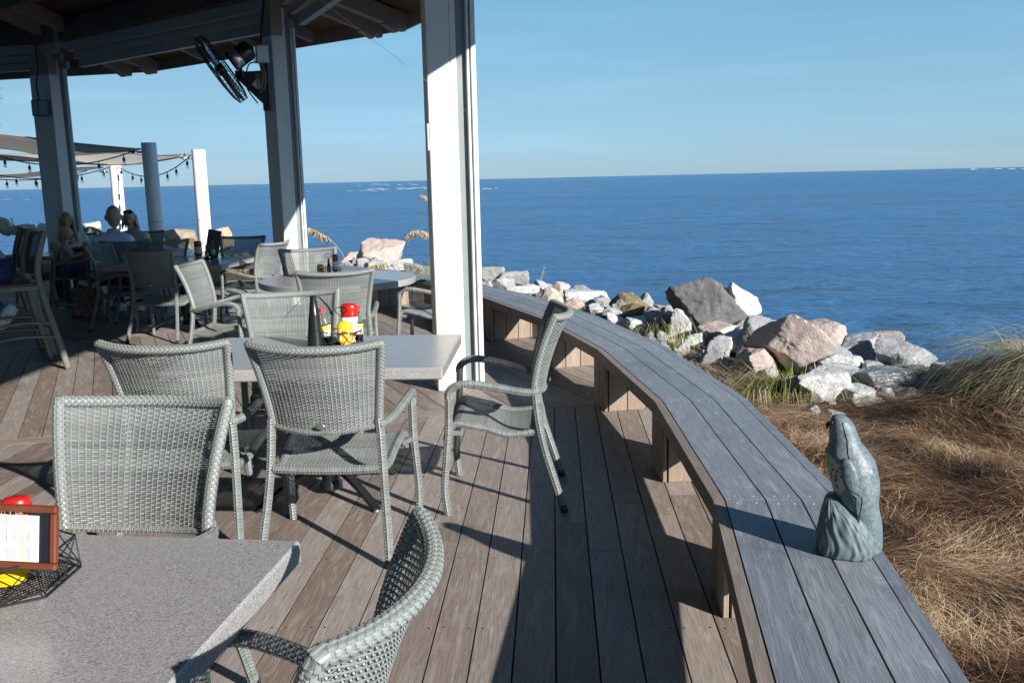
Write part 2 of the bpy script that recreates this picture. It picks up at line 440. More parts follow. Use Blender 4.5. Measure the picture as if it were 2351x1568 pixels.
tcw = wt.nodes.new('ShaderNodeTexCoord'); mpw = wt.nodes.new('ShaderNodeMapping'); mpw.inputs['Scale'].default_value = (1.6, 1.6, 22); wt.links.new(tcw.outputs['Generated'], mpw.inputs['Vector'])
nzw = wt.nodes.new('ShaderNodeTexNoise'); nzw.inputs['Scale'].default_value = 2.0; nzw.inputs['Detail'].default_value = 5; wt.links.new(mpw.outputs[0], nzw.inputs['Vector'])
mrw = wt.nodes.new('ShaderNodeMapRange'); mrw.inputs[1].default_value = .5; mrw.inputs[2].default_value = .8; mrw.inputs[3].default_value = 1.0; mrw.inputs[4].default_value = 1.10; wt.links.new(nzw.outputs['Fac'], mrw.inputs[0])
vw = wt.nodes.new('ShaderNodeVectorMath'); vw.operation = 'SCALE'; wt.links.new(vs_.outputs[0], vw.inputs[0]); wt.links.new(mrw.outputs[0], vw.inputs['Scale'])
wt.links.new(vw.outputs[0], hs.inputs[7])
wt.links.new(sky.outputs['Color'], hs.inputs[6]); wt.links.new(hs.outputs[2], bg.inputs['Color'])
bg.inputs['Strength'].default_value = .062
sl = bpy.data.lights.new('sun', 'SUN'); sl.energy = 4.8; sl.angle = R(.53); sl.color = (1.0, .95, .88)
so = bpy.data.objects.new('sun', sl); col.objects.link(so); so.rotation_euler = sun_dir.to_track_quat('Z', 'Y').to_euler()
sc.view_settings.view_transform = 'Standard'; sc.view_settings.look = 'None'
sc.view_settings.exposure = 0.87; sc.view_settings.gamma = 1.0
sc.cycles.max_bounces = 8; sc.cycles.caustics_reflective = False; sc.cycles.caustics_refractive = False
sc.cycles.sample_clamp_indirect = 6; sc.cycles.use_denoising = True; sc.cycles.denoiser = 'OPENIMAGEDENOISE'; sc.cycles.denoising_input_passes = 'RGB_ALBEDO_NORMAL'; sc.cycles.denoising_prefilter = 'ACCURATE'
#@@WORLD_END
def ring_y(x, r):
    """distance along the view where the ray through image column x meets the shore ring"""
    q = ray(x, 600); a = q[0] ** 2 + q[1] ** 2; b = -2 * (q[0] * CX + q[1] * CY); c = CX * CX + CY * CY - r * r
    return (-b + math.sqrt(b * b - 4 * a * c)) / 2 / a * q[1]
# ------------------------------------------------------------------ sea and shore
def sea():
    m = NT('sea_water'); v = m.coord('Object')
    mp = m.n('ShaderNodeMapping'); mp.inputs['Rotation'].default_value = (0, 0, R(12)); mp.inputs['Scale'].default_value = (.8, 1.5, 1)
    m.l(v, mp.inputs['Vector']); q = mp.outputs[0]
    a = m.noise(q, 2.2, 6, .62, .7); b = m.noise(q, .30, 4, .6, .3); c = m.noise(q, .012, 4, .6)
    big = m.noise(v, .0035, 3, .6)
    h = m.math('ADD', m.math('MULTIPLY', a, .55), m.math('MULTIPLY', b, 1.5))
    st_ = m.n('ShaderNodeMapping'); st_.inputs['Scale'].default_value = (.012, .05, 1); m.l(v, st_.inputs['Vector']); d_ = m.noise(st_.outputs[0], 1.0, 5, .65, .8)
    wcol = m.mix(m.mix((.007, .088, .26), (.014, .128, .36), m.ramp_f(c, .4, .62)), (.02, .135, .32), m.ramp_f(d_, .48, .68))
    m.color(m.mix(m.mix(wcol, (.002, .026, .085), m.math('MULTIPLY', m.ramp_f(a, .48, .35), .9)), (.09, .26, .44), m.math('MULTIPLY', m.ramp_f(a, .56, .74), .8)))  # dark ripple troughs and bright crests painted into the water colour
    bd = m.ramp_f(b, .47, .36)
    m.color(m.mix(m.b.inputs['Base Color'].links[0].from_socket, (.003, .035, .11), m.math('MULTIPLY', bd, .65)))  # larger dark wave troughs painted in as well
    m.rough(.22); m.b.inputs['IOR'].default_value = 1.333; m.b.inputs['Specular IOR Level'].default_value = .42
    m.bump(h, 1.0, .55)
    mb = MB(); S = 30000; z = -2.5
    mb.quad((-S, -S, z), (S, -S, z), (S, S, z), (-S, S, z))
    tag(mb.build('sea', m.mat), kind='structure')
sea()
def surf():
    m = m_plain('white_foam', (.62, .66, .70), .7, .05)
    mb = MB(); r_ = random.Random(5)
    def line(x, y, dep, n):
        for i in range(n):
            d0 = 4.07 * F / (dep + r_.uniform(-2, 2)); px = x + r_.uniform(-1, 1) * y
            X = (px - 1175) / F * d0; L = r_.uniform(.7, 3.4) * d0 / 550; hh = r_.uniform(.08, .34) * d0 / 550; k = 7
            for j in range(k):
                t0 = -1 + 2 * j / k; t1 = -1 + 2 * (j + 1) / k
                h0 = hh * (1 - t0 * t0) * r_.uniform(.5, 1); h1 = hh * (1 - t1 * t1)
                o = r_.uniform(-1, 1)
                mb.quad((X + t0 * L, d0 + o - 3, -2.48), (X + t1 * L, d0 + o - 3, -2.48), (X + t1 * L, d0 + o, -2.46 + h1), (X + t0 * L, d0 + o, -2.46 + h0))
                mb.quad((X + t0 * L, d0 + o, -2.46 + h0), (X + t1 * L, d0 + o, -2.46 + h1), (X + t1 * L, d0 + o + 4, -2.48), (X + t0 * L, d0 + o + 4, -2.48))
    line(900, 100, 18, 16); line(830, 120, 19, 8); line(1120, 30, 22, 6); line(900, 70, 8, 9); line(2290, 80, 4, 8); line(60, 80, 21, 5)
    tag(mb.build('breaking_waves', m, smooth=True), 'line of white foam from waves breaking far out near the horizon', 'foam', kind='stuff')
surf()

def tz(x, y):
    dx, dy = x - CX, y - CY; r = math.hypot(dx, dy)
    z = -.16
    if r > 15.6: z -= min(3.2, (r - 15.6) * .62)
    d2 = ((x - 4.45) / .95) ** 2 + ((y - 6.4) / .85) ** 2
    z += .72 * math.exp(-d2)
    if y > 11: z += .22 * min(1, (y - 11) / 6) * (1 if r < 15.8 else max(0, 1 - (r - 15.8) / 2))
    z += .03 * math.sin(x * 3.1 + 1) * math.sin(y * 2.7) + .015 * math.sin(x * 7 + y * 5)
    return z
def terrain():
    mb = MB(); na, nr = 120, 60; rows = []
    for j in range(nr):
        r = 2 + (22 - 2) * j / (nr - 1); row = []
        for i in range(na):
            a = -75 + 190 * i / (na - 1); p = P(r, a)
            row.append((p.x, p.y, tz(p.x, p.y) if r > 12.4 else -.3))
        rows.append(row)
    mb.grid(rows, na, nr)
    m = NT('sandy_litter'); v = m.coord('Object'); f = m.noise(v, 9, 7, .75); g = m.noise(v, 1.2, 4)
    m.color(m.mix(m.ramp(f, [(.3, (.018, .010, .006)), (.55, (.06, .036, .02)), (.75, (.15, .105, .065))]), (.13, .12, .105), m.ramp_f(g, .55, .72)))
    m.rough(.95); m.bump(f, .8, .03)
    tag(mb.build('shore_ground', m.mat, smooth=True), kind='structure')
terrain()

# ------------------------------------------------------------------ deck
def clip(poly, nx, ny, d):
    out = []
    for i in range(len(poly)):
        a, b = poly[i], poly[(i + 1) % len(poly)]
        da, db = a[0] * nx + a[1] * ny - d, b[0] * nx + b[1] * ny - d
        if da <= 0: out.append(a)
        if da * db < 0:
            t = da / (da - db); out.append((a[0] + (b[0] - a[0]) * t, a[1] + (b[1] - a[1]) * t))
    return out
def deck():
    mb = MB(); sw = MB(); pitch, gap = .142, .006
    for k in range(-2, 4):
        a0 = 10.3 + 26 * k; a1 = a0 + 26; mid = R((a0 + a1) / 2)
        e = (math.cos(mid), math.sin(mid)); d = (-e[1], e[0])
        poly = [tuple(P(5, a0)[:2])] + [tuple(P(13.0, a0 + 26 * i / 6)[:2]) for i in range(7)] + [tuple(P(5, a1)[:2])]
        for (aa, sg) in ((a0, 1), (a1, -1)):      # keep off the seam board
            n_ = (math.sin(R(aa)) * sg, -math.cos(R(aa)) * sg); q = P(8, aa)
            poly = clip(poly, n_[0], n_[1], q.x * n_[0] + q.y * n_[1] - .076)
        lo = min(p[0] * e[0] + p[1] * e[1] for p in poly); hi = max(p[0] * e[0] + p[1] * e[1] for p in poly)
        s = lo
        while s < hi:
            st = clip(clip(poly, e[0], e[1], s + pitch - gap), -e[0], -e[1], -s)
            s += pitch
            if len(st) < 3: continue
            ts = [p[0] * d[0] + p[1] * d[1] for p in st]; t0, t1 = min(ts), max(ts)
            if -16 < a0 + 13 < 40:
                for jn in range(int(t0 / .61), int(t1 / .61) + 2):
                    for eo in (.022, pitch - gap - .022):
                        tt = jn * .61 + rnd.uniform(-.006, .006); ee = s - pitch + eo; px_, py_ = e[0] * ee + d[0] * tt, e[1] * ee + d[1] * tt
                        if t0 + .03 < tt < t1 - .03 and py_ < 9 and min(math.hypot(px_ - q_[0], py_ - q_[1]) for q_ in st) > .0: sw.lathe([(.0042, .0), (.0042, .0007)], 7, (px_, py_, -.0002), cap=True)
            cuts = [t0]; q = t0 + rnd.uniform(.8, 4.2)
            while q < t1 - .5: cuts.append(q); q += rnd.uniform(2.6, 4.4)
            cuts.append(t1)
            for i in range(len(cuts) - 1):
                pc = clip(clip(st, d[0], d[1], cuts[i + 1] - .0015), -d[0], -d[1], -(cuts[i] + .0015))
                if len(pc) >= 3: mb.prism(pc, -.03, rnd.uniform(-.0012, .0), rnd.random(), d)
        # radial seam board
        c_, s_ = math.cos(R(a0)), math.sin(R(a0)); tn = (-s_, c_)
        q0, q1 = P(5, a0), P(13.0, a0)
        mb.prism([(q0.x - tn[0] * .07, q0.y - tn[1] * .07), (q1.x - tn[0] * .07, q1.y - tn[1] * .07), (q1.x + tn[0] * .07, q1.y + tn[1] * .07), (q0.x + tn[0] * .07, q0.y + tn[1] * .07)], -.03, -.0005, rnd.random(), (c_, s_))
    o = mb.build('deck', MT['deck']); tag(o, kind='structure')
    sw.build('screw_heads', m_plain('dark_screw_head', (.035, .03, .028), .45, .1, metal=.4), o)
    js = MB()   # dark sheet added below, its colour standing for shade in the gaps
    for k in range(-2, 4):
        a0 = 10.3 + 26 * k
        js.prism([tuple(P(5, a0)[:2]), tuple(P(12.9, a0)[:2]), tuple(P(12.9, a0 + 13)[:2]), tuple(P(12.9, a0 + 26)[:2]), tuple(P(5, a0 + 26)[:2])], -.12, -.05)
    tag(js.build('gap_shade_sheet', m_plain('gap_shade_tone', (.02, .016, .013), .9)), kind='structure')
deck()

# ------------------------------------------------------------------ curved bench
def bench():
    root = thing('bench', 'long curved weathered grey timber bench along the edge of the deck', 'bench', P(12.6, 2.55))
    inv = root.location
    J = 6.83; js = [2.55 + J * k for k in range(-3, 12)]
    st = MB(); fa = MB()
    for i in range(len(js) - 1):
        a0, a1 = js[i], js[i + 1]; mid = R((a0 + a1) / 2); d = (-math.sin(mid), math.cos(mid)); e = .009
        def quad(r0, r1, ga=e):
            A, B, C_, D = P(r0, a0 + ga), P(r1, a0 + ga), P(r1, a1 - ga), P(r0, a1 - ga)
            return [(p.x - inv.x, p.y - inv.y) for p in (A, B, C_, D)]
        for r0, r1, t in ((12.588, 12.726, .1), (12.732, 12.852, .5), (12.858, 12.975, .8), (12.981, 13.022, .2)):
            st.prism(quad(r0, r1), .377, .42 - (.002 if r0 > 12.98 else 0), (t + rnd.random()) * .55, d)
        fa.prism(quad(12.545, 12.584, 0.001), .346, .4175, rnd.random(), d)
        fa.prism(quad(13.0, 13.022, 0.001), .335, .372, rnd.random(), d)
    sd_ = MB()
    for a in js:
        for sg in (-1, 1):
            for rr in (12.625, 12.69, 12.765, 12.82, 12.89, 12.945):
                p = P(rr, a + sg * .17) - inv; sd_.lathe([(.0045, 0), (.0045, .0012)], 8, (p.x + rnd.uniform(-.004, .004), p.y + rnd.uniform(-.004, .004), .4198))
    st.build('seat', MT['bench'], root); sd_.build('screw_heads', m_plain('pale_screw_head', (.45, .46, .46), .4, .2), root); fa.build('fascia', MT['benchfront'], root)
    for a in js[:-1]:
        g = MB(); aa = R(a + .3); u = Vector((math.cos(aa), math.sin(aa), 0)); t = Vector((-math.sin(aa), math.cos(aa), 0))
        M = Matrix((u, t, Vector((0, 0, 1)))).transposed(); c0 = P(12.81, a + .3) - inv
        def bx(uu, tt, su, stt, z0=0.0, z1=.376, c=.5): g.box(c0 + u * uu + t * tt + Vector((0, 0, (z0 + z1) / 2)), (su, stt, z1 - z0), M, c, .003, ax=2)
        bx(-.02, 0, .37, .24, .01, .37, .2)
        for k in range(3):
            bx(-.144 + k * .131, -.132, .126, .02, c=rnd.random()); bx(-.144 + k * .131, .132, .126, .02, c=rnd.random())
        for k in range(2): bx(-.226, -.0715 + k * .143, .021, .139, c=rnd.random()); bx(.196, -.0715 + k * .143, .021, .139, c=rnd.random())
        g.build('leg', MT['benchleg'], root)
bench()

# ------------------------------------------------------------------ pavilion
PA = [(12.3, 987, 1097, .20), (38.3, 640, 692, .33), (64.3, 131, 170, .43)]; PR = 11.62
def pavilion():
    root = thing('pavilion', 'open sided round timber pavilion with white posts and a dark beamed roof', 'building', (CX, CY, 0))
    O = Vector((CX, CY, 0))
    spec = []
    for a, pk, pr_, W in PA:        # near inner corner on its ray, outer edge on its ray
        Y = ring_y(pk, 11.53); K = atY(pk, 350, Y); a_ = math.degrees(math.atan2(K.y - CY, K.x - CX)); q = ray(pr_, 350)
        u = (math.cos(R(a_)), math.sin(R(a_))); D = (K.x * q[1] - K.y * q[0]) / (u[1] * q[0] - u[0] * q[1])
        spec.append((a_, Vector((K.x, K.y, 0)), min(.42, max(.28, D)), W))
    for a in (12.3 - 52, 12.3 - 78, 12.3 + 78): spec.append((a, P(11.53, a), .345, .3))
    for a, K, D, W in spec:
        b = R(a); u = Vector((math.cos(b), math.sin(b), 0)); t = Vector((-math.sin(b), math.cos(b), 0)); f = D / .345
        M = Matrix((u, t, Vector((0, 0, 1)))).transposed(); c0 = K - O
        def bx(mb, u0, u1, t0, t1, z0, z1, bev=.004):
            u0 *= f; u1 *= f
            mb.box(c0 + u * (u0 + u1) / 2 + t * (t0 + t1) / 2 + Vector((0, 0, (z0 + z1) / 2)), (u1 - u0, t1 - t0, z1 - z0), M, .5, bev, ax=2)
        ps = MB(); bx(ps, 0, .165, 0, W, 0, 3.30, .006); bx(ps, .167, .21, .006, .19, 0, 3.62)
        p_ = ps.build('post', MT['white'], root)
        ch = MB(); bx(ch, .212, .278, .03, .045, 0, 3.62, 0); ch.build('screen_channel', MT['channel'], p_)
        tr = MB()
        bx(tr, .280, .298, -.018, .15, 0, 3.4); bx(tr, .300, .308, .01, .15, 0, 3.4); bx(tr, .310, .345, -.022, .15, 0, 3.4)
        tr.build('guide_track', MT['vinyl'], p_)
        bt = MB(); bx(bt, -.002, .168, -.0015, .004, 2.42, 2.425, 0); bt.build('joint_line', MT['vinyl'], p_)
        wt_ = MB(); bx(wt_, .005, .16, .008, W - .008, 3.302, 4.1); wt_.build('post_head', MT['beam'], p_)
        if abs(a - 12.3) < 3:
            h = MB(); bx(h, -.013, -.0005, .005, .05, 1.78, 1.97); h.build('latch_plate', MT['vinyl'], p_)
    for k in range(-4, 8):
        A = P(5.2, 12.3 + 26 * k) - O; B = P(5.2, 12.3 + 26 * k + 26) - O
        g = MB(); g.bar(A + Vector((0, 0, 2.6)), B + Vector((0, 0, 2.6)), .12, 5.2); g.build('light_block_wall', MT['roofwood'], root)  # unseen inner wall added to block light and darken the inside
    allA = [12.3 + 26 * k for k in range(-4, 5)]
    for i in range(len(allA) - 1):
        a0, a1 = allA[i], allA[i + 1]; up = Vector((0, 0, 1))
        def seg(r0, z0, w_, h_, name, mat, trim=.15, c=.5, mb=None):
            A = P(r0, a0) - O + up * z0; B = P(r0, a1) - O + up * z0; d = (B - A).normalized()
            g = mb or MB(); g.bar(A + d * trim, B - d * trim, w_, h_, c=c, bev=.004)
            if mb is None: return g.build(name, mat, root)
        g = MB()
        seg(PR + .29, 3.45, .09, .11, '', None, mb=g); seg(PR + .20, 3.56, .08, .10, '', None, mb=g); seg(PR + .12, 3.68, .14, .14, '', None, mb=g)
        hb = g.build('header', MT['header'], root)
        seg(PR, 3.90, .12, .30, 'ring_beam', MT['roofwood'], .12)
        pr = MB()
        for r0, z0 in ((10.55, 4.12), (9.35, 4.42), (8.15, 4.72), (6.9, 5.02)):
            seg(r0, z0, .09, .22, '', None, .3, rnd.random(), pr)
        pr.build('purlin', MT['purlin'], root)
        # roof slope (boards), 6 cm thick
        rf = MB(); c4 = [P(13.36, a0) - O + up * 3.62, P(13.36, a1) - O + up * 3.62, P(3.2, a1) - O + up * 6.3, P(3.2, a0) - O + up * 6.3]
        n = len(rf.v); rf.v += [tuple(p) for p in c4] + [tuple(p + up * .08) for p in c4]
        L = (c4[1] - c4[0]).length
        rf.face((n + 3, n + 2, n + 1, n), [(L * .4, 10), (L * .6, 10), (L, 0), (0, 0)], .4)
        rf.face((n + 4, n + 5, n + 6, n + 7), [(0, 0), (L, 0), (L, 10), (0, 10)], .6)
        for q in range(4): rf.face((n + q, n + (q + 1) % 4, n + 4 + (q + 1) % 4, n + 4 + q), None, .5)
        rf.build('roof', MT['roofwood'], root)
        fb = MB(); A = P(13.38, a0) - O; B = P(13.38, a1) - O
        fb.bar(A + up * 3.575, B + up * 3.575, .04, .21, c=.5)
        fb.build('eave_board', MT['beam'], root)
        sf = MB()          # short lookouts under the eave
        for f_ in (.28, .5, .72):
            q = (P(1, a0) - O).lerp(P(1, a1) - O, f_)
            sf.bar(q * 12.0 + up * 3.93, q * 13.3 + up * 3.56, .08, .14, c=rnd.random())
        sf.build('rafter_tail', MT['beam'], root)
        # doubled hip beam at the corner
        e = Vector((math.cos(R(a0)), math.sin(R(a0)), 0)); t = Vector((-e.y, e.x, 0)); hp = MB()
        sl_ = -.28
        for sg in (-.29, .29):
            q0 = e * 13.22 + t * sg + up * 3.50; q1 = e * 4.5 + t * sg * .6 + up * 5.85
            hp.bar(q0, q1, .11, .2, c=rnd.random())
            hp.bar(q0 + up * -.055 + e * -.12, q0 + up * -.055 - e * .30 + up * .085, .11, .14, c=.6)
        hp.bar(e * 13.1 + up * 3.60, e * 4.5 + up * 5.93, .46, .05, c=.4)
        hp.build('hip_beam', MT['beam'], root)
pavilion()
#@@SETTING_END
# ------------------------------------------------------------------ wicker armchair
def weave(S, nu, nv, hs, hu, amp, th, mbh=None, vs=None):
    """woven panel on S(u,v)->(pos); nu stakes, nv strands"""
    mb = mbh or MB(); r_ = random.Random(3)
    def nrm(u, v):
        e = .004; a = S(min(1, u + e), v) - S(max(0, u - e), v); b = S(u, min(1, v + e)) - S(u, max(0, v - e))
        return a.cross(b).normalized(), b.normalized(), a.normalized()
    for j in range(nv):
        v = (j + .5) / nv; base = len(mb.v); k = nu * 2 + 1; tone = r_.uniform(.0, .95)
        for i in range(k):
            u = i / (k - 1); p = S(u, v); n_, tv, tu = nrm(u, v)
            off = 0 if i % 2 == 0 else amp * (1 if ((i // 2 + j) % 2 == 0) else -1)
            q = p + n_ * off
            mb.v += [tuple(q + tv * hs), tuple(q + n_ * th), tuple(q - tv * hs), tuple(q - n_ * th)]
        for i in range(k - 1):
            for s_ in range(4):
                s2 = (s_ + 1) % 4
                mb.face((base + i * 4 + s_, base + i * 4 + s2, base + i * 4 + 4 + s2, base + i * 4 + 4 + s_), None, tone)
    for i in range(nu):
        u = (i + .5) / nu; base = len(mb.v); tone = r_.uniform(1.0, 1.5); k = nv
        for j in range(k):
            v = (j + .5) / nv; p = S(u, v); n_, tv, tu = nrm(u, v)
            off = -amp * (1 if ((i + j) % 2 == 0) else -1)
            q = p + n_ * off * 1.05
            mb.v += [tuple(q + tu * hu), tuple(q + n_ * th), tuple(q - tu * hu), tuple(q - n_ * th)]
        for j in range(k - 1):
            for s_ in range(4):
                s2 = (s_ + 1) % 4
                mb.face((base + j * 4 + s_, base + j * 4 + s2, base + j * 4 + 4 + s2, base + j * 4 + 4 + s_), None, tone)
    return mb

def weave_tube(mb, path, R_, n, pitch, hoop_hw, str_hw, amp=.0016, th=.0011, closed=False):
    """wicker wrapped round a rod: n lengthwise strands and hoops every pitch, plain weave"""
    path = [Vector(p) for p in path]; ln = [0.0]; r_ = random.Random(len(path) + n)
    for a, b in zip(path, path[1:]): ln.append(ln[-1] + (b - a).length)
    m = max(4, int(ln[-1] / pitch)); st = []; j = 0
    for i in range(m + 1):
        q = ln[-1] * i / m
        while j < len(ln) - 2 and ln[j + 1] < q: j += 1
        st.append(path[j].lerp(path[j + 1], (q - ln[j]) / max(1e-9, ln[j + 1] - ln[j])))
    mb.tube(st[::2] if len(st) > 8 else st, R_ - .0042, 8, c=-.6)
    fr = []; N = None
    for i in range(m + 1):
        T = (st[min(i + 1, m)] - st[max(i - 1, 0)]).normalized()
        if N is None:
            ref = Vector((0, 0, 1)) if abs(T.z) < .9 else Vector((0, 1, 0)); N = ref
        N = (N - T * N.dot(T)).normalized(); fr.append((T, N, T.cross(N)))
    def pt(i, k, sgn):
        T, N_, B = fr[i]; a = 2 * math.pi * k / n; d = N_ * math.cos(a) + B * math.sin(a)
        return st[i] + d * (R_ - .0018 + amp * sgn * (1 if (i + k) % 2 else -1)), d, T, T.cross(d)
    def ribbon(pts, tone):
        base = len(mb.v)
        for p, d, w in pts: mb.v += [tuple(p + w), tuple(p + d * th), tuple(p - w), tuple(p - d * th)]
        for i in range(len(pts) - 1):
            for s_ in range(4): mb.face((base + i * 4 + s_, base + i * 4 + (s_ + 1) % 4, base + i * 4 + 4 + (s_ + 1) % 4, base + i * 4 + 4 + s_), None, tone)
    for k in range(n):
        q = [pt(i, k, 1) for i in range(m + 1)]; ribbon([(p, d, w * str_hw) for p, d, T, w in q], r_.uniform(.3, 1.2))
    for i in range(m + 1):
        q = [pt(i, k % n, -1) for k in range(n + 1)]
        if n % 2: q[-1] = q[0]
        ribbon([(p, d, T * hoop_hw) for p, d, T, w in q], r_.uniform(.1, 1.0))
    return mb
def back_pt(u, v):
    s = 2 * u - 1; z = .592 + .355 * v
    w = .225 + .045 * v ** 1.3
    y = -.165 - .035 * v - .068 * v ** 2
    bul = .055 + .024 * v
    return Vector((s * w, y - bul * (1 - s * s) + .012, z - .022 * (1 - s * s) * (1 - v) + .016 * abs(s) ** 3 * v))
def seat_pt(u, v):
    s = 2 * u - 1
    w = .222 + .035 * v
    y = -.185 + .465 * v
    z = .405 - .018 * math.sin(min(1, v / .55) * math.pi) + .05 * max(0, (v - .35) / .5) ** 1.2 * (1 if v < .85 else 1) - (.10 * ((v - .82) / .18) ** 2 if v > .82 else 0)
    if v > .9: y -= .02 * ((v - .9) / .1) ** 2
    return Vector((s * w, y, z - .008 * (1 - s * s)))
def make_chair():
    t = thing('wicker_armchair', 'x', 'chair')
    wm, tm = MT['rattan'], MT['rattantube']
    b = weave(back_pt, 27, 58, .0027, .0025, .0028, .0011)
    bk = b.build('backrest', wm, t, smooth=False)
    r = MB()
    rim = [back_pt(0, v / 12) for v in range(13)] + [back_pt(u / 22, 1) for u in range(1, 22)] + [back_pt(1, v / 12) for v in range(12, -1, -1)]
    weave_tube(r, rim, .0192, 12, .0092, .0014, .0046, .0013)
    lo = [back_pt(u / 22, 0) for u in range(23)]; weave_tube(r, lo, .0125, 8, .0068, .0030, .0015)
    r.build('back_rim', wm, bk)
    s = weave(seat_pt, 28, 66, .0031, .0026, .0026, .0011)
    sb = s.build('seat', wm, t)
    r = MB()
    for u in (0, 1): weave_tube(r, [seat_pt(u, v / 22) + Vector((0, 0, -.004)) for v in range(23)], .018, 8, .0072, .0031, .0018)
    weave_tube(r, [seat_pt(u / 12, 0) for u in range(13)], .020, 8, .0072, .0031, .0018); weave_tube(r, [seat_pt(u / 12, 1) for u in range(13)], .0145, 8, .0072, .0031, .0018)
    r.build('seat_rim', wm, sb)
    for sx in (-1, 1):
        W = lambda pts, R_: weave_tube(MB(), bez(pts, 5), R_, 8, .0072, .0031, .0019)
        lg = W([(sx * .272, -.292, 0.004), (sx * .262, -.252, .14), (sx * .247, -.205, .30), (sx * .238, -.176, .44), (sx * .232, -.163, .56), (sx * .228, -.165, .62)], .0185).build('leg', wm, t)
        f = MB(); f.tube([(sx * .272, -.292, 0.0), (sx * .270, -.286, .035)], .0195, 10); f.build('foot_cap', MT['blackplastic'], lg, smooth=True)
        W([(sx * .300, .262, 0.003), (sx * .306, .272, .14), (sx * .300, .258, .30), (sx * .294, .246, .45), (sx * .295, .24, .605)], .0185).build('leg', wm, t)
        W([(sx * .228, -.17, .592), (sx * .262, -.10, .602), (sx * .292, .02, .634), (sx * .306, .13, .654), (sx * .304, .20, .648), (sx * .297, .238, .618), (sx * .295, .243, .585)], .0195).build('armrest', wm, t)
        for q0, q1 in (((sx * .245, .20, .40), (sx * .293, .243, .415)), ((sx * .222, -.165, .40), (sx * .240, -.18, .41))):
            st = MB(); st.bar(q0, q1, .023, .023); st.build('seat_bracket', tm, t)
    a = MB(); a.tube([(-.29, .246, .40), (.29, .246, .40)], .012, 8); a.build('stretcher', tm, t, smooth=True)
    return t
GR = 'wicker armchairs around the deck tables'
chair0 = make_chair(); first = [True]
def chair(x, y, deg, label, z=0.0):
    o = chair0 if first[0] else copy_tree(chair0)
    first[0] = False
    o.location = (x, y, z); o.rotation_euler = (0, 0, R(deg)); o.scale = (1, 1, .972)
    return tag(o, label, 'chair', GR)
chD = chair(-.775, 3.90, -4, 'wicker armchair seen from behind, directly in front of the table with the black cone')
bd = MB(); bd.lathe([(.014, 0), (.016, .002), (.012, .004)], 16, sq=(1.35, .8)); 
bo = bd.build('maker_badge', MT['steel'], chD, smooth=True); bo.location = (-.0, -.232, .603); bo.rotation_euler = (R(100), 0, 0)
chair(-1.42, 4.0, -4, 'wicker armchair with its back turned, at the left end of the black cone table')
chair(-.05, 4.48, 88, 'wicker armchair in profile between the right table end and the timber bench')
chair(-1.145, 2.44, 172, 'large wicker armchair facing the camera behind the foreground table with the menu board')
chair(-.482, 1.47, 80.5, 'foreground wicker armchair cut by the bottom edge, its arm reaching under the near table')
chair(-1.22, 5.14, 196, 'sunlit wicker armchair facing the camera on the far side of the black cone table')
chair(-1.32, 6.93, 11, 'wicker armchair half in post shadow, back turned, on the near side of the round table')
chair(-1.86, 8.78, 205, 'sunlit wicker armchair facing the camera on the far side of the round table')
chair(-.71, 8.33, 84, 'wicker armchair mostly hidden by the big white post, right of the round table')
chair(-2.40, 7.63, -94, 'sunlit wicker armchair facing right, at the left of the round table')
chair(-2.83, 10.28, 68, 'pale wicker armchair with curved back at the right end of the blue looking table')
chair(-3.28, 11.15, 180, 'dark wicker armchair on the far side of the blue looking table, before the sea')
chair(-3.60, 9.52, -9, 'dark wicker armchair, back turned on the near side of the blue looking table')
chair(-4.62, 11.28, 10, 'dark wicker armchair the bald man in the light blue shirt sits on')
chair(-4.22, 11.15, 38, 'pale bluish wicker armchair just right of the bald man')
chair(-6.15, 12.95, 176, 'wicker armchair the long haired woman in white sits on')
chair(-5.20, 13.10, 190, 'wicker armchair of the woman with sunglasses on her head')
chair(-4.35, 10.35, -95, 'wicker armchair at the left end of the blue looking table, mostly arms in view')
chair(-7.2, 12.6, -90, 'shaded wicker armchair at the far left behind the bar chairs')

# ------------------------------------------------------------------ bar chairs
def make_bar_chair():
    t = thing('bar_chair', 'x', 'chair')
    bp = lambda u, v: Vector(((2 * u - 1) * (.22 + .02 * v), -.19 - .03 * v - .05 * v * v - .03 * (1 - (2 * u - 1) ** 2), .83 + .37 * v))
    weave(bp, 20, 34, .0050, .0036, .0022, .0012).build('backrest', MT['darkrattan'], t)
    for sx in (-1, 1):
        l = MB(); l.tube(bez([(sx * .285, -.34, 0.0), (sx * .272, -.29, .25), (sx * .255, -.225, .55), (sx * .245, -.185, .80), (sx * .245, -.20, .98), (sx * .25, -.27, 1.21)], 6), .023, 8, flat=(1.25, .8))
        l.build('leg', MT['barframe'], t, smooth=True)
        l = MB(); l.tube(bez([(sx * .27, .27, 0), (sx * .25, .22, .4), (sx * .235, .19, .76)], 6), .021, 8)
        l.build('leg', MT['barframe'], t, smooth=True)
        for z, yb, yf in ((.30, -.285, .24), (.42, -.25, .225)):
            q = MB(); q.tube(bez([(sx * .268, yb, z), (sx * .26, 0, z + .022), (sx * .25, yf, z)], 6), .014, 8); q.build('rail', MT['barframe'], t, smooth=True)
    q = MB(); q.tube([(-.25, .235, .34), (.25, .235, .34)], .015, 8); q.tube([(-.262, -.275, .36), (.262, -.275, .36)], .013, 8); q.build('footrest', MT['barframe'], t, smooth=True)
    s = MB(); s.box((0, 0, .765), (.50, .44, .035), bev=.012); s.build('seat', MT['darkrattan'], t)
    s = MB(); s.bar((-.24, .2, .735), (.24, .2, .735), .03, .035); s.bar((-.245, -.19, .735), (.245, -.19, .735), .03, .035)
    s.bar((-.24, -.19, .735), (-.24, .2, .735), .03, .035); s.bar((.24, -.19, .735), (.24, .2, .735), .03, .035); s.build('seat_frame', MT['barframe'], t)
    return t
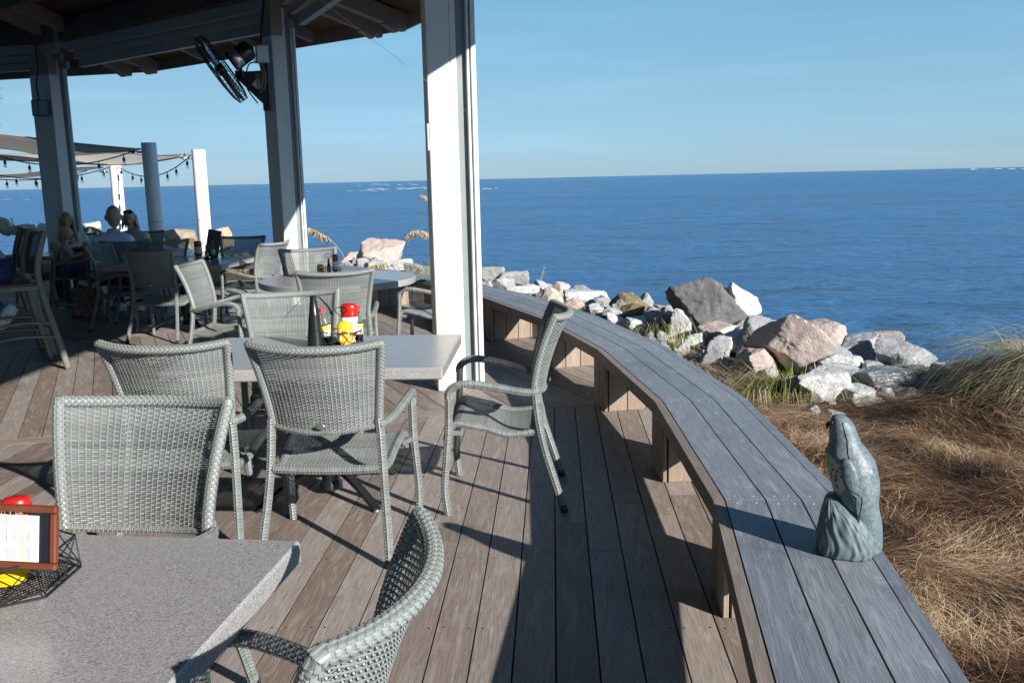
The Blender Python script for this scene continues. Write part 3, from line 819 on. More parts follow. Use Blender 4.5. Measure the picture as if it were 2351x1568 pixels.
bc = make_bar_chair(); GB = 'tall bar chairs at the left edge'
for i, (x, y, a, lb) in enumerate(((-4.36, 8.00, 130, 'tall bar chair at the left edge whose long rear leg sweeps into the sunlight'),
                                   (-4.77, 8.62, 128, 'tall bar chair holding the cut off person in jeans, just behind the nearest one'),
                                   )):
    o = bc if i == 0 else copy_tree(bc)
    o.location = (x, y, 0); o.rotation_euler = (0, 0, R(a)); tag(o, lb, 'chair', GB)

# ------------------------------------------------------------------ tables
def pedestal(t, cx=0.0, sc_=1.0):
    c = MB(); c.tube([(cx, 0, .05), (cx, 0, .685)], .045, 14); c.lathe([(.06, .03), (.055, .06), (.045, .075)], 14, (cx, 0, 0)); c.build('column', MT['black'], t, smooth=True, auto=40)
    p = MB(); p.box((cx, 0, .682), (.36 * sc_, .36 * sc_, .012)); p.build('top_plate', MT['black'], t)
    for k in range(4):
        a = R(45 + 90 * k); d = Vector((math.cos(a), math.sin(a), 0))
        pts = bez([Vector((cx, 0, .15)) + d * .03, Vector((cx, 0, .125)) + d * .16, Vector((cx, 0, .07)) + d * .30 * sc_, Vector((cx, 0, .012)) + d * .41 * sc_], 5)
        l = MB(); l.tube(pts, .022, 4, flat=(.75, 1.2), roll=math.pi / 4); lg = l.build('base_foot', MT['black'], t)
        f = MB(); f.lathe([(.017, 0), (.019, .005), (.014, .012)], 10, tuple(Vector((cx, 0, 0)) + d * .40 * sc_)); f.build('levelling_pad', MT['steel'], lg)
def table(name, label, x, y, deg, w, d, peds=(0.0,), z=.74):
    t = thing(name, label, 'table', (x, y, 0), R(deg), 'stone topped tables on the deck')
    m = MB(); m.box((0, 0, z - .0275), (w, d, .055), bev=.006, uvs=False); m.build('tabletop', MT['stone'], t)
    for p in peds: pedestal(t, p)
    return t
c2 = math.cos(R(-7.5)); s2 = math.sin(R(-7.5)); W1, D1 = 1.25, 1.0
k1 = Vector((-.51, 2.07, 0)); ex = Vector((c2, s2, 0)); ey = Vector((-s2, c2, 0))
o1 = k1 - ex * W1 / 2 - ey * D1 / 2
table('dining_table', 'foreground speckled grey stone table in the bottom left corner carrying the menu board', o1.x, o1.y, -7.5, W1, D1)
table('dining_table', 'rectangular stone table with the black cone and condiment basket, beside the big white post', -.945, 4.55, -2.5, 1.30, .91)
table('dining_table', 'shaded stone table looking blue, with a basket of sauces and a leaning menu', -3.66, 10.32, -6, 1.34, 1.02)
table('dining_table', 'dark shaded table where the family is eating, beside the left post', -5.35, 12.1, 8, 1.7, .85, (-.45, .45))
rt = thing('round_table', 'round stone table in the middle distance with ketchup and mustard on it', 'table', (-1.52, 8.12, 0), 0, 'stone topped tables on the deck')
m = MB(); m.lathe([(.0, .685), (.672, .685), (.68, .691), (.68, .733), (.674, .74), (.0, .74)], 72, cap=False); m.build('tabletop', MT['stone'], rt, smooth=True, auto=35)
pedestal(rt)

# ------------------------------------------------------------------ condiments
def basket(label, x, y, z, rz, r, h, n=6, handle=True):
    t = thing('condiment_basket', label, 'basket', (x, y, z), rz, 'black wire condiment baskets on the tables')
    P6 = lambda rr, zz, k: Vector((rr * math.cos(2 * math.pi * k / n), rr * math.sin(2 * math.pi * k / n), zz))
    rm = MB(); rm.tube([P6(r, .004, k) for k in range(n)], .003, 6, closed=True); rm.tube([P6(r, .016, k) for k in range(n)], .0022, 6, closed=True)
    for k in range(n): rm.tube([P6(r, .004, k), P6(r, .016, k)], .0022, 6)
    rm.build('base_ring', MT['black'], t)
    tp = MB(); tp.tube([P6(r * .97, h, k) for k in range(n)], .0028, 6, closed=True); tp.build('top_ring', MT['black'], t)
    w_ = MB()
    for k in range(n):
        a0, a1 = P6(r, .012, k), P6(r, .012, k + 1); b0, b1 = P6(r * .97, h, k), P6(r * .97, h, k + 1)
        w_.tube([a0, (b0 + b1) / 2], .0016, 5); w_.tube([a1, (b0 + b1) / 2], .0016, 5); w_.tube([a0, b0], .0016, 5); w_.tube([(a0 + a1) / 2, b0], .0016, 5); w_.tube([(a0 + a1) / 2, b1], .0016, 5)
    w_.build('wire_side', MT['black'], t)
    g = MB(); q = int(r / .012)
    for i in range(-q, q + 1):
        c = i * .012; L = math.sqrt(max(0, (r * .86) ** 2 - c * c))
        if L > .01: g.tube([(c, -L, .006), (c, L, .006)], .0013, 4); g.tube([(-L, c, .0075), (L, c, .0075)], .0013, 4)
    g.build('mesh_floor', MT['black'], t)
    if handle:
        hd = MB(); hd.tube([(0, 0, .006), (0, 0, .15)], .002, 5); hd.tube(bez([(0, 0, .15), (-.028, 0, .178), (-.02, 0, .196), (.02, 0, .196), (.028, 0, .178), (0, 0, .15)], 4), .0022, 6); hd.build('handle', MT['black'], t)
    return t
def ketchup(label, x, y, z, rz, s=1.0, face=None):
    t = thing('ketchup_bottle', label, 'bottle', (x, y, z), rz, 'red ketchup bottles'); t.scale = (s, s, s)
    b = MB(); b.lathe([(.0, .030), (.030, .030), (.039, .036), (.041, .05), (.041, .125), (.038, .135), (.0385, .14), (.041, .15), (.041, .172), (.036, .186), (.026, .192), (.0, .193)], 32, sq=(1, .64), cap=False)
    b.build('body', MT['red'], t, smooth=True, auto=50)
    c = MB(); c.lathe([(.0, 0), (.031, 0), (.032, .004), (.030, .029), (.0, .029)], 24, sq=(1, .75), cap=False); c.build('cap', MT['label'], t, smooth=True, auto=50)
    l = MB(); l.lathe([(.0410, .048), (.0416, .050), (.0416, .122), (.0410, .125)], 32, sq=(1, .645), cap=False); l.build('label', MT['label'], t, smooth=True)
    text_mesh('HEINZ', .015, 'lettering', MT['ink'], t, Matrix.Translation((0, -.0272, .098)) @ Euler((R(90), 0, 0)).to_matrix().to_4x4())
    return t
def mustard(label, x, y, z, rz, s=1.0):
    t = thing('mustard_bottle', label, 'bottle', (x, y, z), rz, 'yellow mustard bottles'); t.scale = (s, s, s)
    b = MB(); b.lathe([(.0, .016), (.034, .016), (.038, .022), (.0385, .04), (.0385, .085), (.036, .100), (.029, .112), (.018, .117), (.0, .118)], 32, sq=(1, .66), cap=False); b.build('body', MT['yellow'], t, smooth=True, auto=50)
    c = MB(); c.lathe([(.0, .0), (.026, .0), (.027, .003), (.027, .015), (.0, .015)], 24, sq=(1, .8), cap=False); c.build('cap', MT['yellow'], t, smooth=True, auto=50)
    l = MB(); pts = [(-.020, .024), (.020, .024), (.024, .058), (.021, .078), (0, .084), (-.021, .078), (-.024, .058)]
    n = len(pts); l.v += [(x_, -.0262 + .0045 * (x_ / .024) ** 2, z_) for x_, z_ in pts] + [(x_, -.0225 + .0045 * (x_ / .024) ** 2, z_) for x_, z_ in pts]
    l.face(tuple(range(n))); l.face(tuple(range(n, 2 * n))[::-1])
    for i in range(n): l.face((i, n + i, n + (i + 1) % n, (i + 1) % n))
    l.build('label', MT['label'], t)
    text_mesh('HEINZ', .0115, 'lettering', MT['ink'], t, Matrix.Translation((0, -.0268, .068)) @ Euler((R(90), 0, 0)).to_matrix().to_4x4())
    return t
def sauce(label, x, y, z, rz, tilt=0.0, mat='amber', cap='redcap', s=1.0, dark=False):
    t = thing('sauce_bottle', label, 'bottle', (x, y, z), rz, 'small sauce bottles'); t.scale = (s, s, s); t.rotation_euler = (0, tilt, rz)
    prof = [(.0, 0), (.021, 0), (.023, .004), (.023, .075), (.019, .098), (.011, .128), (.0095, .148), (.0, .148)]
    b = MB(); b.lathe(prof, 20, cap=False); b.build('glass', MT['darksauce'] if dark else MT['glass'], t, smooth=True, auto=60)
    if not dark:
        q = MB(); q.lathe([(.0, .003), (.0195, .003), (.0195, .030), (.0, .030)], 18, cap=False); q.build('sauce', MT[mat], t, smooth=True, auto=50)
    c = MB(); c.lathe([(.0, .149), (.0125, .149), (.0125, .168), (.0, .170)], 18, cap=False); c.build('cap', MT[cap], t, smooth=True, auto=50)
    l = MB(); l.lathe([(.0236, .036), (.0238, .037), (.0238, .061), (.0236, .062)], 20, cap=False); lb_ = l.build('label', MT['label'], t, smooth=True)
    l = MB(); l.lathe([(.0236, .0625), (.0239, .063), (.0239, .083), (.0228, .084)], 20, cap=False); l.build('neck_label', MT['cream'], lb_, smooth=True)
    return t
# table with the black cone
bx_, by_ = -.875, 4.70
basket('hexagonal black wire condiment basket on the table with the black cone', bx_, by_, .741, R(10), .105, .075)
ketchup('upside down red ketchup bottle in the basket next to the black cone', bx_ + .035, by_ + .035, .752, R(8), 1.05)
mustard('squat yellow mustard bottle with a white label in front of the upside down ketchup', bx_ + .025, by_ - .055, .751, R(5), 1.05)
sauce('clear sauce bottle leaning left with a red cap, between the black cone and the mustard', bx_ - .066, by_ - .005, .757, 0, R(-11), s=1.10)
sauce('clear sauce bottle with a red cap standing behind the ketchup by the black cone', bx_ + .072, by_ + .048, .752, R(40), R(3), s=1.12)
fx, fy = -1.005, 4.66
ff = thing('table_fly_fan', 'black cone shaped fly fan with a thin drooping blade on the stone table', 'fan', (fx, fy, .741))
b = MB(); b.lathe([(.0, 0), (.046, 0), (.046, .006), (.043, .01), (.036, .085), (.0345, .087), (.028, .165), (.0265, .167), (.0165, .245), (.0165, .262), (.012, .266), (.0, .266)], 28, cap=False); b.build('cone', MT['blackplastic'], ff, smooth=True, auto=30)
for pts in (((-.015, 0, .258), (-.05, 0, .252), (-.12, -.01, .19), (-.165, -.015, .135)), ((.004, .015, .258), (.02, .05, .25), (.05, .12, .19), (.06, .16, .14))):
    b = MB(); b.tube(bez(pts, 6), .008, 6, flat=(.15, 1)); b.build('fan_blade', MT['blade'], ff, smooth=True)
# round table
rx, ry = -1.64, 8.36
basket('wire condiment basket on the round table', rx, ry, .741, 0, .11, .07)
mustard('small yellow mustard bottle on the round table', rx - .075, ry - .03, .75, 0, .82)
ketchup('slim red ketchup bottle standing tallest on the round table', rx + .062, ry - .02, .75, R(80), .95)
sauce('short dark sauce bottle between mustard and ketchup on the round table', rx - .005, ry + .01, .75, 0, dark=True, cap='blackplastic', s=.82)
# blue looking table
gx, gy = -3.47, 10.56
basket('wire condiment basket on the blue looking table', gx, gy, .741, R(20), .13, .075)
ketchup('shaded ketchup bottle with a white label on the blue looking table', gx - .07, gy - .04, .75, R(10), 1.05)
sauce('shaded sauce bottle with a red cap on the blue looking table', gx + .075, gy + .02, .75, 0, s=1.15)
sauce('short dark sauce bottle in front of the leaning menu on the blue looking table', gx + .03, gy - .055, .75, 0, dark=True, cap='blackplastic', s=.85)
mn = thing('menu_board', 'dark menu board leaning out of the basket on the blue looking table', 'menu', (gx + .05, gy + .03, .76), R(25)); mn.rotation_euler = (R(-14), R(14), R(25))
b = MB(); b.box((0, 0, .16), (.15, .012, .32), bev=.004); b.build('board', MT['blackplastic'], mn); b = MB(); b.box((0, .008, .16), (.13, .003, .28)); b.build('menu_sheet', MT['paper'], mn)
# foreground table
tx, ty = -1.10, 1.86
fb_ = basket('wire condiment basket in the foreground under the menu board', tx, ty, .741, R(-31), .152, .078)
mustard('yellow mustard bottle with a printed back label in the foreground basket', tx + .02, ty - .012, .751, R(196), 1.32)
kb = ketchup('red ketchup bottle standing behind the foreground menu board', tx - .02, ty + .12, .742, R(20), .79)
M0 = atY(131, 1309, 1.765); 
mb_ = thing('menu_board', 'red brown framed menu board propped sideways in the foreground basket', 'menu', (M0.x, M0.y, M0.z), R(-4)); mb_.rotation_euler = (R(-9), R(2.0), R(-5))
Wm, Hm = .28, .130
b = MB(); b.bar((-Wm, 0, .007), (0, 0, .007), .016, .014, bev=.003); b.bar((-Wm, 0, Hm - .007), (0, 0, Hm - .007), .016, .014, bev=.003); b.bar((-.007, 0, .0145), (-.007, 0, Hm - .0145), .016, .014, up=(1, 0, 0), bev=.003); b.bar((-Wm + .007, 0, .0145), (-Wm + .007, 0, Hm - .0145), .016, .014, up=(1, 0, 0), bev=.003)
b.build('frame', MT['mahogany'], mb_)
b = MB(); b.box((-Wm / 2, .002, Hm / 2), (Wm - .03, .006, Hm - .03)); b.build('backing', MT['black'], mb_)
b = MB(); b.box((-.155, -.0035, Hm / 2 - .002), (.235, .0015, Hm - .036)); pp = b.build('menu_sheet', MT['paper'], mb_)
for mat_, nm, cols_ in (('inkred', 'menu_lines', ((-.062, -.078, 6), (-.082, -.098, 5), (-.11, -.13, 4))), ('inkblue', 'menu_headings', ((-.105, -.108, 1), (-.058, -.061, 1), (-.142, -.150, 2)))):
    b = MB(); r_ = random.Random(4)
    for (xa, xb, n) in cols_:
        for blk in range(3):
            z0 = .022 + blk * .034
            for i in range(n):
                x_ = xa + (xb - xa) * i / max(1, n - 1); L = r_.uniform(.014, .034) if nm == 'menu_lines' else r_.uniform(.014, .022)
                q = 0
                while q < L:
                    wl = r_.uniform(.002, .005); b.box((x_, -.0047, z0 + q + wl / 2), (.0017, .0006, wl)); q += wl + .0009
    b.build(nm, MT[mat_], pp)
#@@PROPS1_END
# ------------------------------------------------------------------ wall fan, junction box, cable
def align(n, up=(0, 0, 1)):
    z = Vector(n).normalized(); x = Vector(up).cross(z).normalized(); y = z.cross(x)
    return Matrix((x, y, z)).transposed()
def fan():
    o = Vector((-2.86, 11.2, 2.7)); t = thing('wall_fan', 'black caged fan tilted down on a triangular bracket high on the second white post', 'fan', o)
    pl = [atY(x, y, 11.2) - o for x, y in ((550, 166), (607, 163), (617, 238), (606, 238), (550, 184))]
    b = MB(); n = len(pl); th = Vector((.012, .025, 0))
    b.v += [tuple(p - th) for p in pl] + [tuple(p + th) for p in pl]; b.face(tuple(range(n))); b.face(tuple(range(n, 2 * n))[::-1])
    for i in range(n): b.face((i, n + i, n + (i + 1) % n, (i + 1) % n))
    br = b.build('bracket', m_plain('dark_grey_bracket', (.035, .042, .045), .5), t)
    b = MB(); q = atY(592, 194, 11.17) - o; b.box(q, (.10, .004, .10), Euler((0, R(40), 0)).to_matrix(), bev=.001); b.build('sticker', MT['label'], br)
    b = MB(); q = atY(612, 200, 11.23) - o; b.box(q, (.09, .10, .55), bev=.006); q2 = atY(551, 172, 11.18) - o; b.box(q2, (.10, .08, .09), bev=.01); b.build('mount_post', MT['black'], t)
    nrm = Vector((-.82, -.14, -.55)).normalized(); M = align(nrm); fc = atY(507, 160, 11.0) - o
    g = MB(); RR = .415
    def ring(r, z, w): g.tube([fc + M @ Vector((r * math.cos(a * math.pi / 24), r * math.sin(a * math.pi / 24), z)) for a in range(48)], w, 5, closed=True)
    ring(RR, .0, .009); ring(RR, -.05, .006); ring(RR, .05, .006)
    for r, z in ((.34, .075), (.22, .086), (.09, .09)): ring(r, z, .004); ring(r, -z, .004)
    for k in range(44):
        a = 2 * math.pi * k / 44; d = Vector((math.cos(a), math.sin(a), 0))
        for s_ in (1, -1):
            g.tube([fc + M @ (d * r + Vector((0, 0, z * s_))) for r, z in ((RR, .0), (RR, .05), (.34, .075), (.22, .086), (.07, .09))], .0028, 4)
    g.build('guard', MT['black'], t)
    h = MB(); h.lathe([(.0, -.05), (.06, -.05), (.06, .05), (.0, .06)], 16, fc, M, cap=False)
    h.build('hub', MT['black'], t, smooth=True, auto=40)
    for k in range(3):
        b = MB(); rows = []
        for i in range(7):
            r = .05 + .055 * i; wd = .05 + .028 * i; row = []
            for j in range(5):
                a = 2 * math.pi * k / 3 + (j / 4 - .5) * wd / max(r, .08) * 1.3
                row.append(fc + M @ Vector((r * math.cos(a), r * math.sin(a), (j / 4 - .5) * .07)))
            rows.append(row)
        b.grid(rows, 5, 7); b.build('blade', MT['steel'], t, smooth=True)
    mc = fc - nrm * .14; b = MB(); b.lathe([(.0, .0), (.105, .0), (.115, .02), (.115, .22), (.10, .27), (.0, .31)], 24, mc, align(-nrm), cap=False); mo = b.build('motor', MT['black'], t, smooth=True, auto=35)
    b = MB(); b.lathe([(.116, .03), (.118, .031), (.118, .13), (.116, .131)], 24, mc, align(-nrm), cap=False); b.build('motor_band', MT['steel'], mo, smooth=True)
    b = MB(); b.tube(bez([mc - nrm * .12, mc - nrm * .1 + Vector((.02, 0, -.14)), atY(551, 172, 11.18) - o], 5), .022, 8); b.build('swivel_arm', MT['black'], t, smooth=True)
    j = atY(600, 126, 11.2); t2 = thing('junction_box', 'grey metal electrical box above the fan bracket on the second white post', 'electrical box', j)
    b = MB(); b.box((0, 0, 0), (.15, .09, .20), Euler((0, 0, R(38))).to_matrix(), bev=.006); b.build('box', MT['galv'], t2)
    b = MB(); b.box((-.045, -.055, 0), (.07, .012, .17), Euler((0, 0, R(38))).to_matrix(), bev=.004); b.build('cover', MT['steel'], t2)
    b = MB(); b.tube(bez([(0, 0, .1), (.03, .02, .35), (.06, .03, .65), (.05, .04, 1.0)], 6), .016, 8); b.build('conduit', MT['black'], t2, smooth=True)
    c = MB()
    for sx, ln in ((-.02, .34), (.02, .30), (.0, .26)): c.tube(bez([(sx, -.04, -.09), (sx + .03, -.06, -.09 - ln * .6), (sx - .01, -.05, -.1 - ln), (sx - .06, -.02, -.2)], 6), .008, 6)
    c.build('cable', m_plain('tan_cable', (.30, .27, .20), .6), t2, smooth=True)
    c = MB(); c.tube(bez([(-.04, 0, -.08), (-.16, 0, -.12), (-.2, 0, -.35), (-.08, 0, -.55)], 8), .008, 6); c.build('power_lead', MT['black'], t2, smooth=True)
    q = atY(92, 249, 14.62); t3 = thing('speaker_box', 'small dark box fixed to the left white post with a cable running up', 'speaker', q)
    b = MB(); b.box((0, 0, 0), (.19, .16, .24), Euler((0, 0, R(64))).to_matrix(), bev=.012); b.build('case', MT['blackplastic'], t3)
    b = MB(); b.tube(bez([(0, 0, .12), (-.03, .02, .35), (.01, .05, .6), (0, .06, .95)], 6), .012, 6); b.build('cable', MT['black'], t3, smooth=True)
fan()

c0_, c1_ = atY(690, -34, 5.3), atY(1078, 262, 6.36)
t = thing('cord', 'thin white cord stretched down to the big white post at the top', 'cord', tuple(c0_))
b = MB(); b.tube([(c1_ - c0_) * (i / 8) for i in range(9)], .0009, 5); b.build('strand', MT['galv'], t)
# ------------------------------------------------------------------ sail posts, sails, string lights
COL = []
for i, (px, py, Y, lb) in enumerate(((341, 328, 16.5, 'round white sail post in shade, bluish and nearest to the dark sail corner'),
                                     (455, 344, 18.0, 'round white sunlit sail post furthest right, in front of the sea'),
                                     (264, 378, 21.0, 'round white sunlit sail post directly behind the bald man'))):
    p = atY(px, py, Y); COL.append(p)
    t = thing('sail_post', lb, 'post', (p.x, p.y, -.1), 0, 'round white sail posts')
    b = MB(); b.lathe([(.127, 0), (.127, p.z + .1), (.118, p.z + .1)], 28); b.build('shaft', MT['column'], t, smooth=True, auto=40)
    b = MB(); b.lathe([(.129, p.z * .45), (.1295, p.z * .45 + .002), (.129, p.z * .45 + .012)], 28, cap=False); b.build('seam_band', m_plain('grey_seam', (.4, .39, .38), .6), t, smooth=True)
    b = MB(); z = p.z - .06
    b.tube([(-.12, -.02, z), (-.2, -.03, z)], .018, 8); b.tube([(-.2, -.03, z), (-.34, -.05, z + .01)], .010, 6); b.tube([(-.25, -.03, z), (-.3, -.04, z)], .022, 8)
    b.build('turnbuckle', MT['black'] if i == 0 else MT['steel'], t, smooth=True)
def sail2(label, top, bot):
    """top / bot: (px, py, Y) along the two long edges"""
    T = bez([atY(*q) for q in top], 5); B_l = bez([atY(*q) for q in bot], 5); o = T[0]; t = thing('shade_sail', label, 'shade sail', tuple(o), 0, 'shade sails beyond the pavilion'); b = MB(); rows = []
    for i in range(9):
        v = i / 8; rows.append([(p.lerp(q, v) - o) - Vector((0, 0, .10 * 4 * v * (1 - v) * math.sin(math.pi * min(1, k / (len(T) - 1) + .05)))) for k, (p, q) in enumerate(zip(T, B_l))])
    b.grid(rows, len(T), 9); ob = b.build('cloth', MT['sailcloth'], t, smooth=True); md = ob.modifiers.new('th', 'SOLIDIFY'); md.thickness = .008
    for L in (T, B_l):
        e = MB(); e.tube([p - o for p in L], .014, 6); e.build('hem', MT['sailcloth'], t, smooth=True)
    e = MB(); e.lathe([(.05, -.02), (.05, .02)], 12, (0, 0, 0)); e.build('corner_plate', MT['steel'], t)
sail2('grey shaded underside of the near shade sail ending at the bluish post', [(318, 343, 16.6), (250, 337, 17.2), (170, 329, 17.8), (90, 319, 18.2), (0, 308, 18.6), (-160, 288, 19.2)],
      [(314, 346, 16.8), (279, 347, 18.6), (172, 356, 20.2), (87, 354, 20.8), (15, 342, 21.2), (-160, 326, 21.6)])
sail2('pale beige shade sail stretching left from the furthest right sunlit post', [(428, 355, 18.2), (354, 357, 18.9), (280, 352, 19.6), (172, 352, 20.6), (60, 354, 21.4), (-160, 343, 22.2)],
      [(420, 358, 18.2), (356, 369, 18.6), (310, 376, 18.9), (240, 378, 19.3), (92, 371, 20.0), (-160, 362, 21)])
sail2('thin bright shade sail seen edge on at the far left', [(238, 383, 21.4), (170, 386, 22.5), (120, 391, 23.2), (80, 396, 23.8), (30, 400, 24.2), (-160, 405, 25)],
      [(236, 385, 21.8), (170, 391, 24.2), (120, 396, 25.5), (80, 401, 26.5), (30, 407, 27.5), (-160, 413, 29)])
def lights(label, A, B, sag, n, jit=3):
    t = thing('string_light', label, 'string lights', tuple(A), 0, 'strings of bulbs under the shade sails'); d = B - A; r_ = random.Random(jit)
    f = lambda s: d * s - Vector((0, 0, sag * 4 * s * (1 - s)))
    b = MB(); b.tube([f(i / 30) for i in range(31)], .011, 5); b.build('cable', MT['black'], t)
    for i in range(n):
        q = f((i + .5 + r_.uniform(-.2, .2)) / n)
        b = MB(); b.lathe([(.008, 0), (.008, -.05), (.024, -.055), (.026, -.11), (.018, -.115)][::-1], 10, tuple(q)); s_ = b.build('socket', MT['black'], t, smooth=True, auto=40)
        b = MB(); b.lathe([(.0, -.185), (.018, -.178), (.028, -.155), (.024, -.13), (.014, -.116), (.0, -.116)], 10, tuple(q), cap=False); b.build('bulb', MT['bulb'], s_, smooth=True)
lights('string of bulbs sagging between the two sunlit sail posts', COL[1] + Vector((-.15, 0, -.1)), COL[2] + Vector((.1, -.1, -.05)), .30, 8)
lights('string of bulbs along the lower edge of the dark shade sail', COL[0] + Vector((-.2, -.05, -.12)), atY(-60, 338, 17.6), .30, 7, 5)
lights('string of bulbs running left from the sunlit post behind the bald man', COL[2] + Vector((-.1, -.05, -.06)), atY(-120, 372, 20), .30, 9, 8)
lights('lowest string of bulbs at the far left above the sea', atY(200, 392, 20.8), atY(-120, 392, 19), .20, 6, 9)

# ------------------------------------------------------------------ people
def skin_geo(verts, edges, radii, sub=2, root=0):
    me = bpy.data.meshes.new('tmp'); me.from_pydata([tuple(v) for v in verts], edges, [])
    o = bpy.data.objects.new('tmp', me); col.objects.link(o)
    o.modifiers.new('s', 'SKIN'); me.skin_vertices  # layer is created with the modifier
    for i, r in enumerate(radii):
        me.skin_vertices[0].data[i].radius = r if isinstance(r, tuple) else (r, r)
    me.skin_vertices[0].data[root].use_root = True
    m2 = o.modifiers.new('d', 'SUBSURF'); m2.levels = sub; m2.render_levels = sub
    ev = o.evaluated_get(bpy.context.evaluated_depsgraph_get()); mm = ev.to_mesh()
    vs = [tuple(v.co) for v in mm.vertices]; fs = [tuple(p.vertices) for p in mm.polygons]
    ev.to_mesh_clear(); bpy.data.objects.remove(o); bpy.data.meshes.remove(me)
    return vs, fs
def add_geo(mb, g):
    n = len(mb.v); mb.v += g[0]
    for f in g[1]: mb.face(tuple(n + i for i in f))
def head_geo(mb, M4, s=1.0):
    """M4: head matrix (faces +y, centre of skull)"""
    nu, nv = 36, 26; rows = []
    for i in range(nv):
        th = math.pi * (i + .02) / (nv - .96); row = []
        for j in range(nu):
            ph = 2 * math.pi * j / nu; x, y, z = math.sin(th) * math.sin(ph), math.sin(th) * math.cos(ph), -math.cos(th)
            jaw = 1 - .26 * max(0, -z - .05) ** 1.1
            p = Vector((x * .077 * jaw, y * .096 * (1 - .10 * max(0, -z) * (1 if y > 0 else 2.0)), z * .118))
            if y > 0:
                g = lambda cx, cz, sx, sz: math.exp(-((p.x - cx) / sx) ** 2 - ((p.z - cz) / sz) ** 2)
                p.y += .022 * g(0, -.022, .012, .022) + .010 * g(0, .0, .009, .03) - .010 * g(.031, .008, .016, .012) - .010 * g(-.031, .008, .016, .012) + .006 * g(0, -.062, .025, .010) + .008 * g(0, -.098, .022, .016) + .005 * g(0, .03, .05, .012)
            row.append(M4 @ (p * s))
        rows.append(row)
    mb.grid(rows, nu, nv, closed_u=True)
    for sx in (-1, 1):
        e = []
        for i in range(7):
            row = []
            for j in range(10):
                a, b_ = math.pi * i / 6, 2 * math.pi * j / 10
                row.append(M4 @ (Vector((sx * (.078 + .010 * math.sin(a) * math.cos(b_)), -.008 + .018 * math.sin(a) * math.sin(b_), -.008 + .031 * -math.cos(a))) * s))
            e.append(row)
        mb.grid(e, 10, 7, closed_u=True)
def hand_geo(mb, w, d, s=1.0, side=1):
    """palm + five bent fingers; w wrist, d direction"""
    d = Vector(d).normalized(); up = Vector((0, 0, 1)); lat = d.cross(up).normalized() * side; up = lat.cross(d) * side
    mb.tube([w, w + d * .03 * s, w + d * .075 * s, w + d * .09 * s], [.024 * s, .03 * s, .037 * s, .03 * s], 10, flat=(.5, 1.05))
    for k, L in enumerate((.058, .068, .064, .052)):
        b = w + d * .082 * s + lat * (.028 - .0185 * k) * s
        mb.tube([b, b + d * L * .5 * s, b + d * L * .85 * s - up * .012 * s, b + d * L * s - up * .028 * s], [.0088 * s, .008 * s, .0075 * s, .005 * s], 7)
    b = w + d * .03 * s + lat * .028 * s
    mb.tube([b, b + (d * .5 + lat) * .03 * s, b + (d * 1.1 + lat * .7) * .045 * s - up * .01 * s], [.011 * s, .010 * s, .006 * s], 7)
